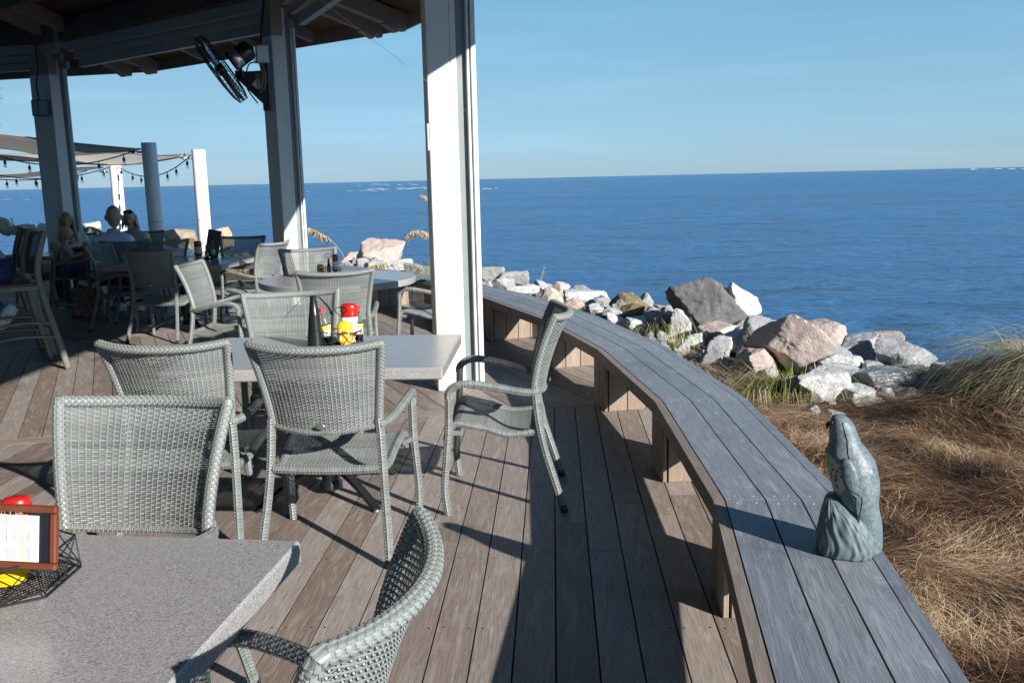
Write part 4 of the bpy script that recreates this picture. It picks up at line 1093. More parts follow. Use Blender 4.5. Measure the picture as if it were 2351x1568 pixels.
# --
def person(label, loc, rz, J, look=(0, 0), s=1.0, shirt='shirtblue', legs='trousers', hair=None, sleeves=.6, extra=None, legs_on=True):
    t = thing('person', label, 'person', loc, rz); t.scale = (s, s, s)
    V = lambda k: Vector(J[k])
    names = ['pel', 'bel', 'che', 'nb', 'nk', 'sl', 'el', 'wl', 'sr', 'er', 'wr', 'hl', 'kl', 'al', 'hr', 'kr', 'ar']
    ed = [('pel', 'bel'), ('bel', 'che'), ('che', 'nb'), ('nb', 'nk'), ('che', 'sl'), ('sl', 'el'), ('el', 'wl'), ('che', 'sr'), ('sr', 'er'), ('er', 'wr'), ('pel', 'hl'), ('hl', 'kl'), ('kl', 'al'), ('pel', 'hr'), ('hr', 'kr'), ('kr', 'ar')]
    rad = dict(pel=(.15, .12), bel=(.14, .11), che=(.155, .115), nb=(.075, .065), nk=.055, sl=.062, el=.043, wl=.028, sr=.062, er=.043, wr=.028, hl=.085, kl=.06, al=.038, hr=.085, kr=.06, ar=.038)
    idx = {k: i for i, k in enumerate(names)}
    mb = MB(); add_geo(mb, skin_geo([V(k) for k in names], [(idx[a], idx[b]) for a, b in ed], [rad[k] for k in names]))
    hc = V('nk') + Vector(J.get('hd', (0, .03, .115)))
    M4 = Matrix.Translation(hc) @ Euler((R(look[1]), 0, R(look[0]))).to_matrix().to_4x4()
    head_geo(mb, M4, 1.0 if 'hs' not in J else J['hs'])
    for a, b, sd in (('el', 'wl', -1), ('er', 'wr', 1)): hand_geo(mb, V(b), V(b) - V(a), 1.0, sd)
    body = mb.build('body', MT['skin'], t, smooth=True)
    fc = MB()
    for sx in (-1, 1): fc.lathe([(.0, -.006), (.007, -.004), (.009, 0), (.007, .004), (.0, .006)], 10, tuple(M4 @ Vector((sx * .031, .082, .008))), align(M4.to_3x3() @ Vector((0, 1, .01)))) 
    fc.build('eyes', MT['eye'], body, smooth=True)
    mo = MB(); mo.tube([M4 @ Vector((-.022, .084, -.062)), M4 @ Vector((0, .0935, -.060)), M4 @ Vector((.022, .084, -.062))], .006, 6, flat=(.8, .8)); mo.build('mouth', MT['lip'], body, smooth=True)
    sn = ['pel', 'bel', 'che', 'nb', 'sl', 'ml', 'sr', 'mr']; JJ = dict(J); JJ['ml'] = V('sl').lerp(V('el'), sleeves); JJ['mr'] = V('sr').lerp(V('er'), sleeves); JJ['nb'] = V('nb') + Vector((0, 0, .035))
    se = [('pel', 'bel'), ('bel', 'che'), ('che', 'nb'), ('che', 'sl'), ('sl', 'ml'), ('che', 'sr'), ('sr', 'mr')]; si = {k: i for i, k in enumerate(sn)}
    srd = dict(pel=(.175, .145), bel=(.165, .135), che=(.175, .135), nb=(.078, .07), sl=.074, sr=.074, ml=.074, mr=.074)
    sh = MB(); add_geo(sh, skin_geo([Vector(JJ[k]) for k in sn], [(si[a], si[b]) for a, b in se], [srd[k] for k in sn])); sh.build('shirt', MT[shirt], t, smooth=True)
    if hair is None:   # shirt collar on the bald man
        c = MB(); nbv = V('nb') + Vector((0, 0, .045)); c.lathe([(.075, -.03), (.070, .008), (.078, -.012)], 18, tuple(nbv), sq=(1, .9), cap=False); c.build('collar', MT['label'], t, smooth=True)
    if legs_on:
        ln = ['pel', 'hl', 'kl', 'al', 'hr', 'kr', 'ar']; le = [('pel', 'hl'), ('hl', 'kl'), ('kl', 'al'), ('pel', 'hr'), ('hr', 'kr'), ('kr', 'ar')]; li = {k: i for i, k in enumerate(ln)}
        lr = dict(pel=(.16, .13), hl=.10, kl=.076, al=.056, hr=.10, kr=.076, ar=.056)
        l = MB(); add_geo(l, skin_geo([V(k) for k in ln], [(li[a], li[b]) for a, b in le], [lr[k] for k in ln])); l.build('trousers', MT[legs], t, smooth=True)
        for k, kn in (('al', 'kl'), ('ar', 'kr')):
            a = V(k); fd = Vector(J.get('ft' + k[1], (0, 1, -.12))).normalized(); up = Vector((0, 0, 1)); up = (up - fd * up.dot(fd)).normalized()
            l = MB(); l.tube([a - fd * .075 - up * .03, a - fd * .06 - up * .035, a + up * -.03, a + fd * .08 - up * .045, a + fd * .16 - up * .055, a + fd * .205 - up * .06], [.022, .048, .056, .05, .044, .02], 12, flat=(1.0, .82)); so_ = l.build('shoe', MT['shoe'], t, smooth=True)
            l = MB(); l.tube([a - fd * .07 - up * .078, a + fd * .05 - up * .085, a + fd * .19 - up * .088], [.035, .042, .034], 10, flat=(.38, 1.05)); l.build('sole', MT['label'], so_, smooth=True)
            if extra == 'letter' and k == 'al': SHOE.append((so_, a, fd, up))
    if hair:
        h = MB(); rows = []; nu, nv = 32, 12
        for i in range(nv):
            th = math.pi * .62 * i / (nv - 1); row = []
            for j in range(nu):
                ph = 2 * math.pi * j / nu; fr = max(0, math.cos(ph)); tt = th * (1 - .42 * fr ** 2)
                row.append(M4 @ Vector((math.sin(tt) * math.sin(ph) * .087, math.sin(tt) * math.cos(ph) * .106 - .006, math.cos(tt) * .129 + .003)))
            rows.append(row)
        h.grid(rows, nu, nv, closed_u=True)
        r_ = random.Random(len(label))
        for k in range(46):
            ph = R(r_.uniform(62, 298)); x, y = math.sin(ph), math.cos(ph); L = r_.uniform(.20, .34) if 'long' in label else r_.uniform(.13, .2)
            p0 = M4 @ Vector((x * .082, y * .098 - .006, r_.uniform(-.0, .05))); p1 = p0 + Vector((x * .012, y * .01, -L * .5)); p2 = p0 + Vector((x * .03 + r_.uniform(-.01, .01), y * .02 - .01, -L))
            h.tube([p0, p1, p2], [.016, .016, .004], 6)
        h.build('hair', MT[hair], t, smooth=True)
    return t, M4
SHOE = []
SEAT = dict(pel=(0, -.05, .54), bel=(0, -.03, .68), che=(0, .0, .88), nb=(0, .01, 1.00), nk=(0, .03, 1.06), sl=(-.18, .0, .925), el=(-.25, .10, .71), wl=(-.13, .34, .79), sr=(.18, .0, .925), er=(.25, .10, .72), wr=(.13, .34, .79),
            hl=(-.095, .02, .52), kl=(-.12, .43, .53), al=(-.11, .44, .11), hr=(.095, .02, .52), kr=(.12, .43, .53), ar=(.11, .44, .11))
person('bald man in a light blue shirt seated with his back to the camera', (-4.79, 11.22, 0), R(8), dict(SEAT, che=(0, .04, .88), nb=(0, .06, 1.0), nk=(0, .08, 1.065), hs=1.14, hd=(0, .025, .13)), look=(12, -8), s=1.02)
person('woman with long blonde hair in a white top looking down at her food', (-6.02, 12.72, 0), R(196), dict(SEAT, che=(0, .03, .87), nb=(0, .06, .99), nk=(0, .09, 1.05), wr=(-.02, .36, .86)), look=(8, -14), s=.97, shirt='shirtwhite', hair='blonde', sleeves=.45)
w2, wm = person('woman with pale hair and sunglasses on her head, partly hidden by the bald man', (-5.20, 12.85, 0), R(170), dict(SEAT, wl=(-.32, .30, .76), el=(-.30, .08, .74)), look=(20, -10), s=.97, shirt='shirtprint', hair='greyhair', sleeves=.4)
b = MB()
for sx in (-1, 1): b.lathe([(.0, -.004), (.028, -.004), (.028, .004), (.0, .004)], 14, tuple(wm @ Vector((sx * .034, .062, .108))), wm.to_3x3() @ align((0, .75, .65)))
b.tube([wm @ Vector((-.085, -.01, .075)), wm @ Vector((-.066, .06, .105)), wm @ Vector((.066, .06, .105)), wm @ Vector((.085, -.01, .075))], .004, 6)
b.build('sunglasses', MT['blackplastic'], w2, smooth=True)
person('small fair haired child in a pink top in the wooden high chair', (-5.42, 11.28, .30), R(-60), dict(SEAT, pel=(0, -.02, .54), hs=1.25, hd=(0, .02, .13), kl=(-.1, .24, .5), al=(-.1, .26, .25), kr=(.1, .24, .5), ar=(.1, .26, .25)), look=(0, -8), s=.62, shirt='shirtpink', legs='denim', hair='blonde', sleeves=.9)
pj = dict(SEAT, pel=(0, -.02, .84), bel=(0, .10, .96), che=(0, .27, 1.10), nb=(0, .36, 1.19), nk=(0, .41, 1.23), sl=(-.18, .25, 1.16), sr=(.18, .25, 1.16), el=(-.26, .10, .95), er=(.30, .02, .97), wl=(-.2, .38, 1.02), wr=(.2, .36, 1.02),
          hl=(-.1, .05, .83), kl=(-.20, .44, .80), al=(-.28, .05, .50), hr=(.1, .05, .83), kr=(.14, .46, .82), ar=(.13, .26, .44), ftl=(0, .6, -.72))
person('person in blue jeans and a white shoe cut off by the left edge', (-4.72, 8.55, 0), R(128), pj, shirt='shirtprint', legs='denim', hair='blonde', extra='letter', sleeves=.15)
for so_, a, fd, up in SHOE:
    la = fd.cross(up); M3 = Matrix((fd, up, la)).transposed()
    for sd in (1, -1):
        Mx = M3.copy() if sd > 0 else Matrix((-fd, up, -la)).transposed()
        text_mesh('N', .075, 'lettering', MT['navy'], so_, Matrix.Translation(a + fd * .05 - up * .05 + la * .0445 * sd) @ Mx.to_4x4(), .002)
# high chair, bag, bowls
t = thing('high_chair', 'wooden restaurant high chair with splayed legs holding the child', 'high chair', (-5.36, 11.24, 0), R(-60))
for sx in (-1, 1):
    for sy, nm in ((-1, 'leg'), (1, 'leg')):
        b = MB(); b.bar((sx * .25, sy * .26, 0), (sx * .17, sy * .15, .72 if sy > 0 else .86), .045, .028, up=(0, 1, 0), bev=.004); b.build(nm, MT['highwood'], t)
    b = MB(); b.bar((sx * .185, -.17, .70), (sx * .185, .17, .70), .03, .05, bev=.004); b.build('armrest', MT['highwood'], t)
    b = MB(); b.bar((sx * .232, -.235, .20), (sx * .232, .235, .20), .03, .04, bev=.004); b.build('side_rail', MT['highwood'], t)
b = MB(); b.box((0, 0, .50), (.36, .32, .022), bev=.004); b.build('seat', MT['highwood'], t)
b = MB(); b.bar((-.18, -.16, .78), (.18, -.16, .78), .025, .12, bev=.004); b.build('backrest', MT['highwood'], t)
b = MB(); b.bar((-.18, .19, .70), (.18, .19, .70), .09, .022, bev=.004); b.build('front_bar', MT['highwood'], t)
b = MB(); b.bar((-.232, .22, .24), (.232, .22, .24), .025, .04, bev=.004); b.build('footrest', MT['highwood'], t)
q = at(205, 728, 0); t = thing('tote_bag', 'reddish patterned tote bag on the dark floor beside the high chair', 'bag', (q.x, q.y, 0), R(-15))
b = MB(); rows = []
for i in range(9):
    z = .36 * i / 8; w_, d_ = .21 + .015 * math.sin(i * 1.3), .10 * (1 - .55 * (i / 8) ** 2) + .008 * math.sin(i * 2.2)
    rows.append([(w_ * math.copysign(abs(math.cos(a)) ** .6, math.cos(a)), d_ * math.copysign(abs(math.sin(a)) ** .6, math.sin(a)), z + .012 * math.sin(3 * a + i)) for a in [2 * math.pi * k / 28 for k in range(28)]])
b.grid(rows, 28, 9, closed_u=True); b.face(tuple(range(28))[::-1]); b.build('sack', MT['bag'], t, smooth=True)
for sy in (-1, 1):
    b = MB(); b.tube(bez([(-.09, sy * .045, .33), (-.07, sy * .05, .46), (.07, sy * .05, .46), (.09, sy * .045, .33)], 6), .01, 6); b.build('handle', MT['bag'], t, smooth=True)
for x, y, lb in ((-5.55, 12.0, 'dark bowl of food in front of the woman in white'), (-5.05, 11.93, 'dark bowl with green salad in front of the bald man'), (-4.9, 12.3, 'dark bowl in front of the woman with sunglasses')):
    t = thing('bowl', lb, 'bowl', (x, y, .741), 0, 'bowls on the family table')
    b = MB(); b.lathe([(.05, 0), (.06, .004), (.11, .045), (.125, .055), (.12, .057), (.10, .04), (.0, .03)], 24, cap=False); b.build('dish', MT['plate'], t, smooth=True)
    b = MB(); r_ = random.Random(int(x * 100))
    for k in range(40):
        a, r0 = r_.uniform(0, 6.28), r_.uniform(0, .085); c = Vector((r0 * math.cos(a), r0 * math.sin(a), .045 + r_.uniform(0, .03)))
        b.box(c, (.04, .03, .008), Euler((r_.uniform(-1, 1), r_.uniform(-1, 1), a)).to_matrix(), bev=.003)
    b.build('food', MT['food'], t)
#@@PEOPLE_END
# ------------------------------------------------------------------ rocks
ICO = {}
def rock_mesh(seed, planes=11, sub=4, rough=.055):
    import bmesh
    from mathutils import noise
    r_ = random.Random(seed)
    if sub not in ICO:
        bm = bmesh.new(); bmesh.ops.create_icosphere(bm, subdivisions=sub, radius=1)
        ICO[sub] = (np.array([v.co.normalized()[:] for v in bm.verts]), [tuple(v.index for v in f.verts) for f in bm.faces]); bm.free()
    D, Fc = ICO[sub]; ns = []
    for k in range(planes):
        ns.append((Vector((r_.gauss(0, 1), r_.gauss(0, 1), r_.gauss(0, 1))).normalized(), r_.uniform(.62, .95)))
    for ax in ((1, 0, 0), (-1, 0, 0), (0, 1, 0), (0, -1, 0), (0, 0, 1), (0, 0, -1)):
        ns.append(((Vector(ax) + Vector((r_.gauss(0, .3), r_.gauss(0, .3), r_.gauss(0, .3)))).normalized(), r_.uniform(.75, .92)))
    N = np.array([n[:] for n, q in ns]); Q = np.array([q for n, q in ns])
    C = D @ N.T; K = np.where(C > .05, Q / np.maximum(C, .05), 9.0); K.sort(axis=1)
    m = K[:, 0] - .012 * np.exp(-(K[:, 1] - K[:, 0]) * 40)
    o1 = Vector((r_.uniform(0, 90), r_.uniform(0, 90), r_.uniform(0, 90)))
    nz = np.array([1.1 * noise.noise(d * 2 + o1) + .8 * noise.noise(d * 6 + o1) + .45 * noise.noise(d * 15 + o1) for d in map(Vector, D)])
    V = D * (m * (1 + rough * nz))[:, None]
    lo, hi = V.min(0), V.max(0); V = (V - lo) / (hi - lo) * 2 - 1
    me = bpy.data.meshes.new('boulder'); me.from_pydata([tuple(v) for v in V], [], Fc)
    me.polygons.foreach_set('use_smooth', [True] * len(Fc)); me.update()
    try: me.set_sharp_from_angle(angle=R(38))
    except Exception: pass
    return me
A_ = lambda x, y: ((1300 + x / 2.939) / 1.208, (720 + y / 2.939) / 1.208)
B_ = lambda x, y: ((2050 + x / 2.976) / 1.208, (840 + y / 2.976) / 1.208)
C_ = lambda x, y: ((660 + x / 4.198) / 1.208, (640 + y / 4.198) / 1.208)
D_ = lambda x, y: ((300 + x / 4.198) / 1.208, (620 + y / 4.198) / 1.208)
E_ = lambda x, y: ((x / 3.792) / 1.208, (350 + y / 3.792) / 1.208)
ROCKS = [  # frame, x0, y0, x1, y1, material, seed, roll, label
    (A_, 90, 60, 285, 240, 'r_grey', 1, 8, 'pale grey pointed boulder just right of the big white post'),
    (A_, 232, 98, 478, 250, 'r_white', 2, -4, 'whitish rounded boulder second from the white post'),
    (A_, 310, 220, 515, 330, 'r_white', 3, 5, 'low white boulder peeping over the far bench'),
    (A_, 440, 203, 575, 300, 'r_white', 4, 10, 'small white boulder left of the dry seed stalk'),
    (A_, 545, 228, 775, 400, 'r_pink', 5, -12, 'pinkish white boulder behind the top of the profile chair'),
    (A_, 662, 184, 818, 330, 'r_pink', 6, 18, 'pink pointed boulder above the profile chair'),
    (A_, 785, 322, 935, 430, 'r_pink', 7, 0, 'pale pink boulder right of the profile chair top'),
    (A_, 795, 258, 1138, 390, 'r_white', 8, 4, 'long flat greenish white slab on the shore'),
    (A_, 905, 332, 1025, 400, 'r_grey', 9, 0, 'small dark grey stone under the long flat slab'),
    (A_, 1022, 308, 1155, 410, 'r_grey', 10, 12, 'grey stone at the right end of the long flat slab'),
    (A_, 960, 358, 1135, 480, 'r_grey', 11, -6, 'grey blocky stone close behind the bench'),
    (A_, 995, 415, 1115, 500, 'r_pink', 12, 0, 'small pinkish stone touching the bench edge'),
    (A_, 1168, 268, 1470, 455, 'r_olive', 13, -24, 'tilted olive brown slab left of the dark boulder'),
    (A_, 1090, 398, 1245, 520, 'r_white', 14, 20, 'bluish white stone below the tilted olive slab'),
    (A_, 1165, 338, 1272, 460, 'r_white', 15, 30, 'narrow white stone left of the olive block'),
    (A_, 1130, 425, 1265, 560, 'r_white', 16, -20, 'white angular stone against the bench below the olive block'),
    (A_, 1232, 362, 1418, 520, 'r_olive', 17, -18, 'olive brown block half in shade below the tilted slab'),
    (A_, 1515, 368, 1670, 455, 'r_tan', 18, 3, 'flat tan slab at the foot of the dark boulder'),
    (A_, 1445, 372, 1515, 440, 'r_white', 19, 0, 'tiny white stone left of the flat tan slab'),
    (A_, 1640, 155, 2220, 620, 'r_dark', 84, -6, 'largest boulder, dark and rough, standing up against the sea'),
    (A_, 2060, 200, 2360, 590, 'r_white', 21, 34, 'white and olive sloping boulder leaning on the dark one'),
    (A_, 1430, 422, 1645, 560, 'r_pink', 22, 6, 'grey and pink boulder in front of the flat tan slab'),
    (A_, 1635, 402, 1930, 625, 'r_white', 23, -10, 'large rounded white boulder in front of the dark one'),
    (A_, 1285, 470, 1455, 580, 'r_white', 24, 0, 'white stone in the green grass near the bench'),
    (A_, 1765, 605, 1915, 715, 'r_white', 25, 12, 'small white stone below the large rounded white boulder'),
    (A_, 1900, 522, 2245, 685, 'r_pink', 26, -5, 'pink grey slab below the dark boulder'),
    (A_, 2005, 586, 2245, 750, 'r_white', 27, 10, 'white grey stone under the pink grey slab'),
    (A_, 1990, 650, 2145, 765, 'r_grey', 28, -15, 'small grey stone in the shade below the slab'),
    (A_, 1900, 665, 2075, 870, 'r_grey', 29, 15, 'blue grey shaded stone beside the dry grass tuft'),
    (A_, 1920, 785, 2020, 925, 'r_white', 30, 0, 'narrow white stone at the right of the dry grass tuft'),
    (A_, 2035, 845, 2310, 975, 'r_grey', 31, 5, 'low bluish stone above the green grass clump'),
    (B_, -10, 118, 345, 420, 'r_grey', 33, 20, 'grey boulder with a white top left of the big pink pair'),
    (B_, 135, 98, 730, 580, 'r_pink', 34, 38, 'tall pink beige boulder with a broad shaded left face'),
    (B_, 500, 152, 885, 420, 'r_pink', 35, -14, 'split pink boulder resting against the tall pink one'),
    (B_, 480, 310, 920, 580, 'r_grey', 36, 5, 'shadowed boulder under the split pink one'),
    (B_, -12, 375, 312, 590, 'r_pink', 37, -6, 'broad flat faced pinkish white boulder by the green clump'),
    (B_, 805, 255, 1170, 500, 'r_grey', 38, -22, 'grey wedge shaped boulder tapering downwards'),
    (B_, 955, 240, 1295, 440, 'r_pink', 39, -18, 'rounded grey pink boulder behind the wedge'),
    (B_, 1150, 302, 1595, 580, 'r_grey', 40, -28, 'pointed grey boulder with a white right slope'),
    (B_, 630, 410, 1045, 610, 'r_white', 41, -14, 'white topped boulder in front of the split pink one'),
    (B_, 595, 482, 1005, 690, 'r_grey', 42, -22, 'flat grey slab under the white topped boulder'),
    (B_, 485, 540, 920, 800, 'r_white', 43, -24, 'bright white sloping boulder beside the green grass clump'),
    (B_, 355, 605, 605, 790, 'r_grey', 44, -35, 'thin leaning blue grey stone in the green grass'),
    (B_, 590, 725, 720, 820, 'r_white', 45, 0, 'small white stone at the edge of the pine straw'),
    (B_, 990, 533, 1440, 740, 'r_white', 46, -8, 'white boulder with a blue shaded front, middle of the front row'),
    (B_, 1290, 518, 1535, 700, 'r_tan', 47, -28, 'smooth rounded tan stone'),
    (B_, 880, 690, 1210, 825, 'r_white', 48, -6, 'low white stone half buried in the pine straw'),
    (B_, 1140, 695, 1310, 830, 'r_grey', 49, 0, 'low grey stone half buried in the pine straw'),
    (B_, 1190, 690, 1350, 775, 'r_white', 50, 0, 'small white chunk in front of the blue shaded boulder'),
    (B_, 1415, 672, 1525, 735, 'r_white', 51, 8, 'tiny white chunk below the smooth tan stone'),
    (B_, 1490, 655, 1685, 785, 'r_white', 52, -12, 'white block at the right end of the front row'),
    (B_, 1280, 705, 1540, 825, 'r_grey', 53, 4, 'broken speckled grey stone in the front row'),
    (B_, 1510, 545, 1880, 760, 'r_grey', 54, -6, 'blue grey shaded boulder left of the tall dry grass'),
    (B_, 1690, 470, 2160, 640, 'r_grey', 55, 3, 'dark grey boulder half hidden by the tall dry grass'),
    (B_, 2180, 305, 2420, 420, 'r_grey', 56, 0, 'distant dark boulder at the right edge behind the grass'),
    (B_, 1555, 490, 1710, 580, 'r_grey', 57, 12, 'small grey stone beside the arching grass blades'),
    (C_, 1410, 105, 1925, 520, 'r_pink', 60, 6, 'big pink and white peaked boulder beyond the round table'),
    (C_, 1205, 258, 1445, 440, 'r_pink', 61, -5, 'low pink boulder left of the big peaked one'),
    (C_, 1320, 305, 1450, 450, 'r_grey', 62, 8, 'dark grey stone between the two pink boulders'),
    (C_, 1550, 345, 1780, 530, 'r_white', 63, 0, 'pale stone at the foot of the big peaked boulder'),
    (C_, 1750, 330, 2030, 530, 'r_white', 64, 0, 'pale rounded stone right of the foot of the peaked boulder'),
    (C_, 1950, 385, 2240, 560, 'r_grey', 65, 0, 'grey broken stones left of the big white post'),
    (D_, 635, 72, 1035, 300, 'r_tan', 66, 0, 'long white flat topped boulder behind the sail posts'),
    (D_, 1195, 55, 1445, 330, 'r_tan', 67, 12, 'tan boulder behind the leaning dark menu'),
    (E_, 885, 1010, 1060, 1140, 'r_white', 68, 10, 'white pointed boulder seen beside the left post'),
    (E_, -60, 965, 105, 1150, 'r_pink', 69, 0, 'pinkish boulder at the left edge of the photo'),
    (E_, 95, 1035, 360, 1150, 'r_pink', 70, 0, 'low pinkish white boulder behind the bar chairs'),
    (E_, 385, 1025, 510, 1140, 'r_white', 71, 14, 'small white boulder touching the left post'),
]
ROCKM = {}
for fr, x0, y0, x1, y1, mt, sd, roll, lb in ROCKS:
    (px0, py0), (px1, py1) = fr(x0, y0), fr(x1, y1); xc = (px0 + px1) / 2; yc = (py0 + py1) / 2
    if fr in (D_, E_): Y = ring_y(xc, 15.9)
    else:
        g = at(xc, py1, -.14); Y = g.y
        rr = math.hypot(g.x - CX, g.y - CY)
        if fr is A_ and rr < 14.2 or fr is C_: Y = max(Y, ring_y(xc, 14.7))
    pc = atY(xc, yc, Y); pr = atY(px1, yc, Y); pt = atY(xc, py0, Y)
    hw = (pr - pc).length * 1.15; hh = (pt.z - pc.z) * 1.12; hd = min(hw, 1.4 * hh + .1) * .8
    pc = atY(xc, yc, Y + hd * .5)
    key = (sd, mt); me = rock_mesh(sd * 7 + 3, planes=9, sub=5)
    me.materials.append(MT[mt])
    o = bpy.data.objects.new('boulder', me); col.objects.link(o); o.location = pc
    # squash in the tilted frame so the silhouette keeps its height and width
    rl = R(roll); c_, s_ = abs(math.cos(rl)), abs(math.sin(rl)); det = max(.35, c_ * c_ - s_ * s_)
    o.scale = (hw, hd, hh); o.rotation_euler = (0, 0, R(-xc / 2351 * 20 + 10))
    sh = Matrix.Rotation(rl * .55, 4, 'Y'); me.transform(sh)
    vs = np.empty(len(me.vertices) * 3, 'f'); me.vertices.foreach_get('co', vs); vs = vs.reshape(-1, 3); lo, hi = vs.min(0), vs.max(0)
    vs = (vs - lo) / (hi - lo) * 2 - 1; sc3 = np.array([hw, hd, hh]); me.vertices.foreach_set('co', (vs * sc3).astype('f').ravel()); o.scale = (1, 1, 1); me.update()
    tag(o, lb, 'boulder', 'boulders of the sea wall')
def rubble():
    r_ = random.Random(21); src = [rock_mesh(900 + k, 8, 3) for k in range(5)]
    V, Fc, n = [], [], 0
    for k in range(560):
        a = r_.uniform(-8, 66) if k % 4 else r_.uniform(9, 24); r = r_.uniform(15.0, 17.6) if k % 3 else r_.uniform(14.2, 15.4); p = P(r, a); s = r_.uniform(.07, .20) if r > 15 else r_.uniform(.04, .10)
        if (p.y < 6.9 and not (p.x < 2.35 and p.y > 6.3)) or (p.x > 2.6 and r < 15.2): continue
        z = tz(p.x, p.y) + .02
        me = src[k % 5]; M = Matrix.Translation((p.x, p.y, z)) @ Euler((r_.uniform(0, 6), r_.uniform(0, 6), r_.uniform(0, 6))).to_matrix().to_4x4() @ Matrix.Diagonal((s, s * .8, s * .65, 1))
        V += [tuple(M @ v.co) for v in me.vertices]; Fc += [tuple(n + i for i in q.vertices) for q in me.polygons]; n += len(me.vertices)
    me = bpy.data.meshes.new('rubble'); me.from_pydata(V, [], Fc); me.materials.append(MT['r_grey'])
    o = bpy.data.objects.new('rubble', me); col.objects.link(o)
    tag(o, 'loose small grey rubble filling the gaps between the boulders', 'rubble', kind='stuff')
rubble()

# ------------------------------------------------------------------ pine straw and grasses
def blades(name, gen, n, mat, parent=None, segs=2, seed=1):
    """gen(r) -> (points list of segs+1 Vectors, half width, tone); flat ribbons with a slight fold"""
    r_ = random.Random(seed); V, Fc, T = [], [], []
    for _ in range(n):
        pts, hw, tone = gen(r_); b = len(V); k = len(pts)
        for i, p in enumerate(pts):
            d = (pts[min(i + 1, k - 1)] - pts[max(i - 1, 0)]); s = d.cross(Vector((r_.uniform(-.25, .25), r_.uniform(-.25, .25), 1)))
            s = s.normalized() if s.length > 1e-6 else Vector((1, 0, 0)); w_ = hw * (1 - .75 * i / (k - 1))
            V.append(tuple(p - s * w_)); V.append(tuple(p + s * w_))
        for i in range(k - 1): Fc.append((b + 2 * i, b + 2 * i + 1, b + 2 * i + 3, b + 2 * i + 2)); T.append(tone)
    me = bpy.data.meshes.new(name); me.from_pydata(V, [], Fc); a = me.attributes.new('tone', 'FLOAT', 'FACE'); a.data.foreach_set('value', T)
    me.materials.append(mat); me.polygons.foreach_set('use_smooth', [True] * len(Fc))
    o = bpy.data.objects.new(name, me); col.objects.link(o)
    if parent: o.parent = parent
    return o
MT['straw'] = m_blade('pine_straw', [(0, (.020, .009, .005)), (.3, (.085, .040, .019)), (.6, (.30, .165, .078)), (.82, (.50, .325, .17)), (1, (.74, .60, .40))], .55)
MT['drygrass'] = m_blade('dry_grass', [(0, (.07, .055, .03)), (.4, (.28, .22, .12)), (.75, (.50, .42, .27)), (1, (.70, .64, .50))], .6)
MT['greengrass'] = m_blade('green_grass', [(0, (.05, .09, .015)), (.4, (.13, .20, .035)), (.75, (.27, .33, .08)), (1, (.55, .54, .24))], .5)
from mathutils import noise as NZ
def straw_gen(r_):
    while True:
        a = r_.uniform(-18, 17); rr = 13.02 + 3.6 * r_.random() ** 1.15
        p = P(rr, a)
        lim = 14.75 + .45 * NZ.noise(Vector((p.x * .9, p.y * .9, 4)))
        if p.y > 5.2: lim -= .0 + .28 * (p.y - 5.2)
        if p.x > 2.6: lim += 1.3
        if rr < lim: break
    h = NZ.noise(Vector((p.x * 1.6, p.y * 1.6, 0))); fl = NZ.noise(Vector((p.x * .9 + 7, p.y * .9, 3))) * 3.2 + r_.gauss(.2, .55)
    L = r_.uniform(.10, .30); d = Vector((math.cos(fl), math.sin(fl), r_.gauss(0, .13))); z = tz(p.x, p.y) + r_.random() ** 2 * .07 + .16 * max(0, h)
    q = Vector((p.x, p.y, z)); sd = d.cross(Vector((0, 0, 1))) * r_.uniform(-.25, .25)
    n2 = NZ.noise(Vector((p.x * 2.3, p.y * 2.3, 9)))
    t = min(1, max(0, .47 + .6 * n2 + r_.gauss(0, .28)))
    return [q, q + d * L * .5 + sd * L * .5 + Vector((0, 0, .01)), q + d * L - Vector((0, 0, .012))], r_.uniform(.0008, .0016), t
tag(blades('pine_straw', straw_gen, 120000, MT['straw'], seed=3), 'loose brown pine straw covering the ground outside the bench', 'pine straw', kind='stuff')

def clump(label, x, y, n, L, spread, mat, seed, lean=(0, 0), dry=None, z=None, up=1.0, hw=.0026, tone=(.2, .9)):
    z = tz(x, y) if z is None else z
    t = thing('grass_clump', label, 'grass clump', (x, y, z))
    def gen(r_):
        a = r_.uniform(0, 6.283); r0 = spread * .5 * r_.random() ** .7; b = Vector((r0 * math.cos(a), r0 * math.sin(a), -.02))
        o = Vector((math.cos(a) * r_.uniform(.2, 1.1) + lean[0], math.sin(a) * r_.uniform(.2, 1.1) + lean[1], 0)); l = L * r_.uniform(.5, 1.15); u = up * r_.uniform(.5, 1.1)
        p1 = b + o * l * .22 + Vector((0, 0, l * .45 * u)); p2 = b + o * l * .52 + Vector((0, 0, l * .66 * u)); p3 = b + o * l * .85 + Vector((0, 0, l * .55 * u - .1 * l)); p4 = b + o * l * 1.05 + Vector((0, 0, l * .25 * u - .12 * l))
        return [b, p1, p2, p3, p4], hw * r_.uniform(.7, 1.3), r_.uniform(*tone)
    blades('blades', gen, n, MT[mat], t, seed=seed)
    if dry:
        blades('dry_blades', gen, dry, MT['drygrass'], t, seed=seed + 50)
    return t
def gp(px, py, z=-.14): return at(px, py, z)
q = gp(1555, 800); clump('yellow green spiky grass clump beside the large rounded white boulder', q.x, q.y, 40, .40, .16, 'greengrass', 5, (.1, -.1), 20, tone=(.5, 1), up=1.25)
q = gp(1500, 770); clump('green wispy grass clump close behind the middle of the bench', q.x, q.y, 60, .36, .35, 'greengrass', 6, (-.3, -.2), 50, tone=(.4, 1))
q = gp(1590, 850); clump('matted tuft of straw coloured dry grass against the bench', q.x - .02, q.y + .1, 420, .26, .5, 'drygrass', 7, (.3, -.4), None, tone=(.3, 1), up=.6)
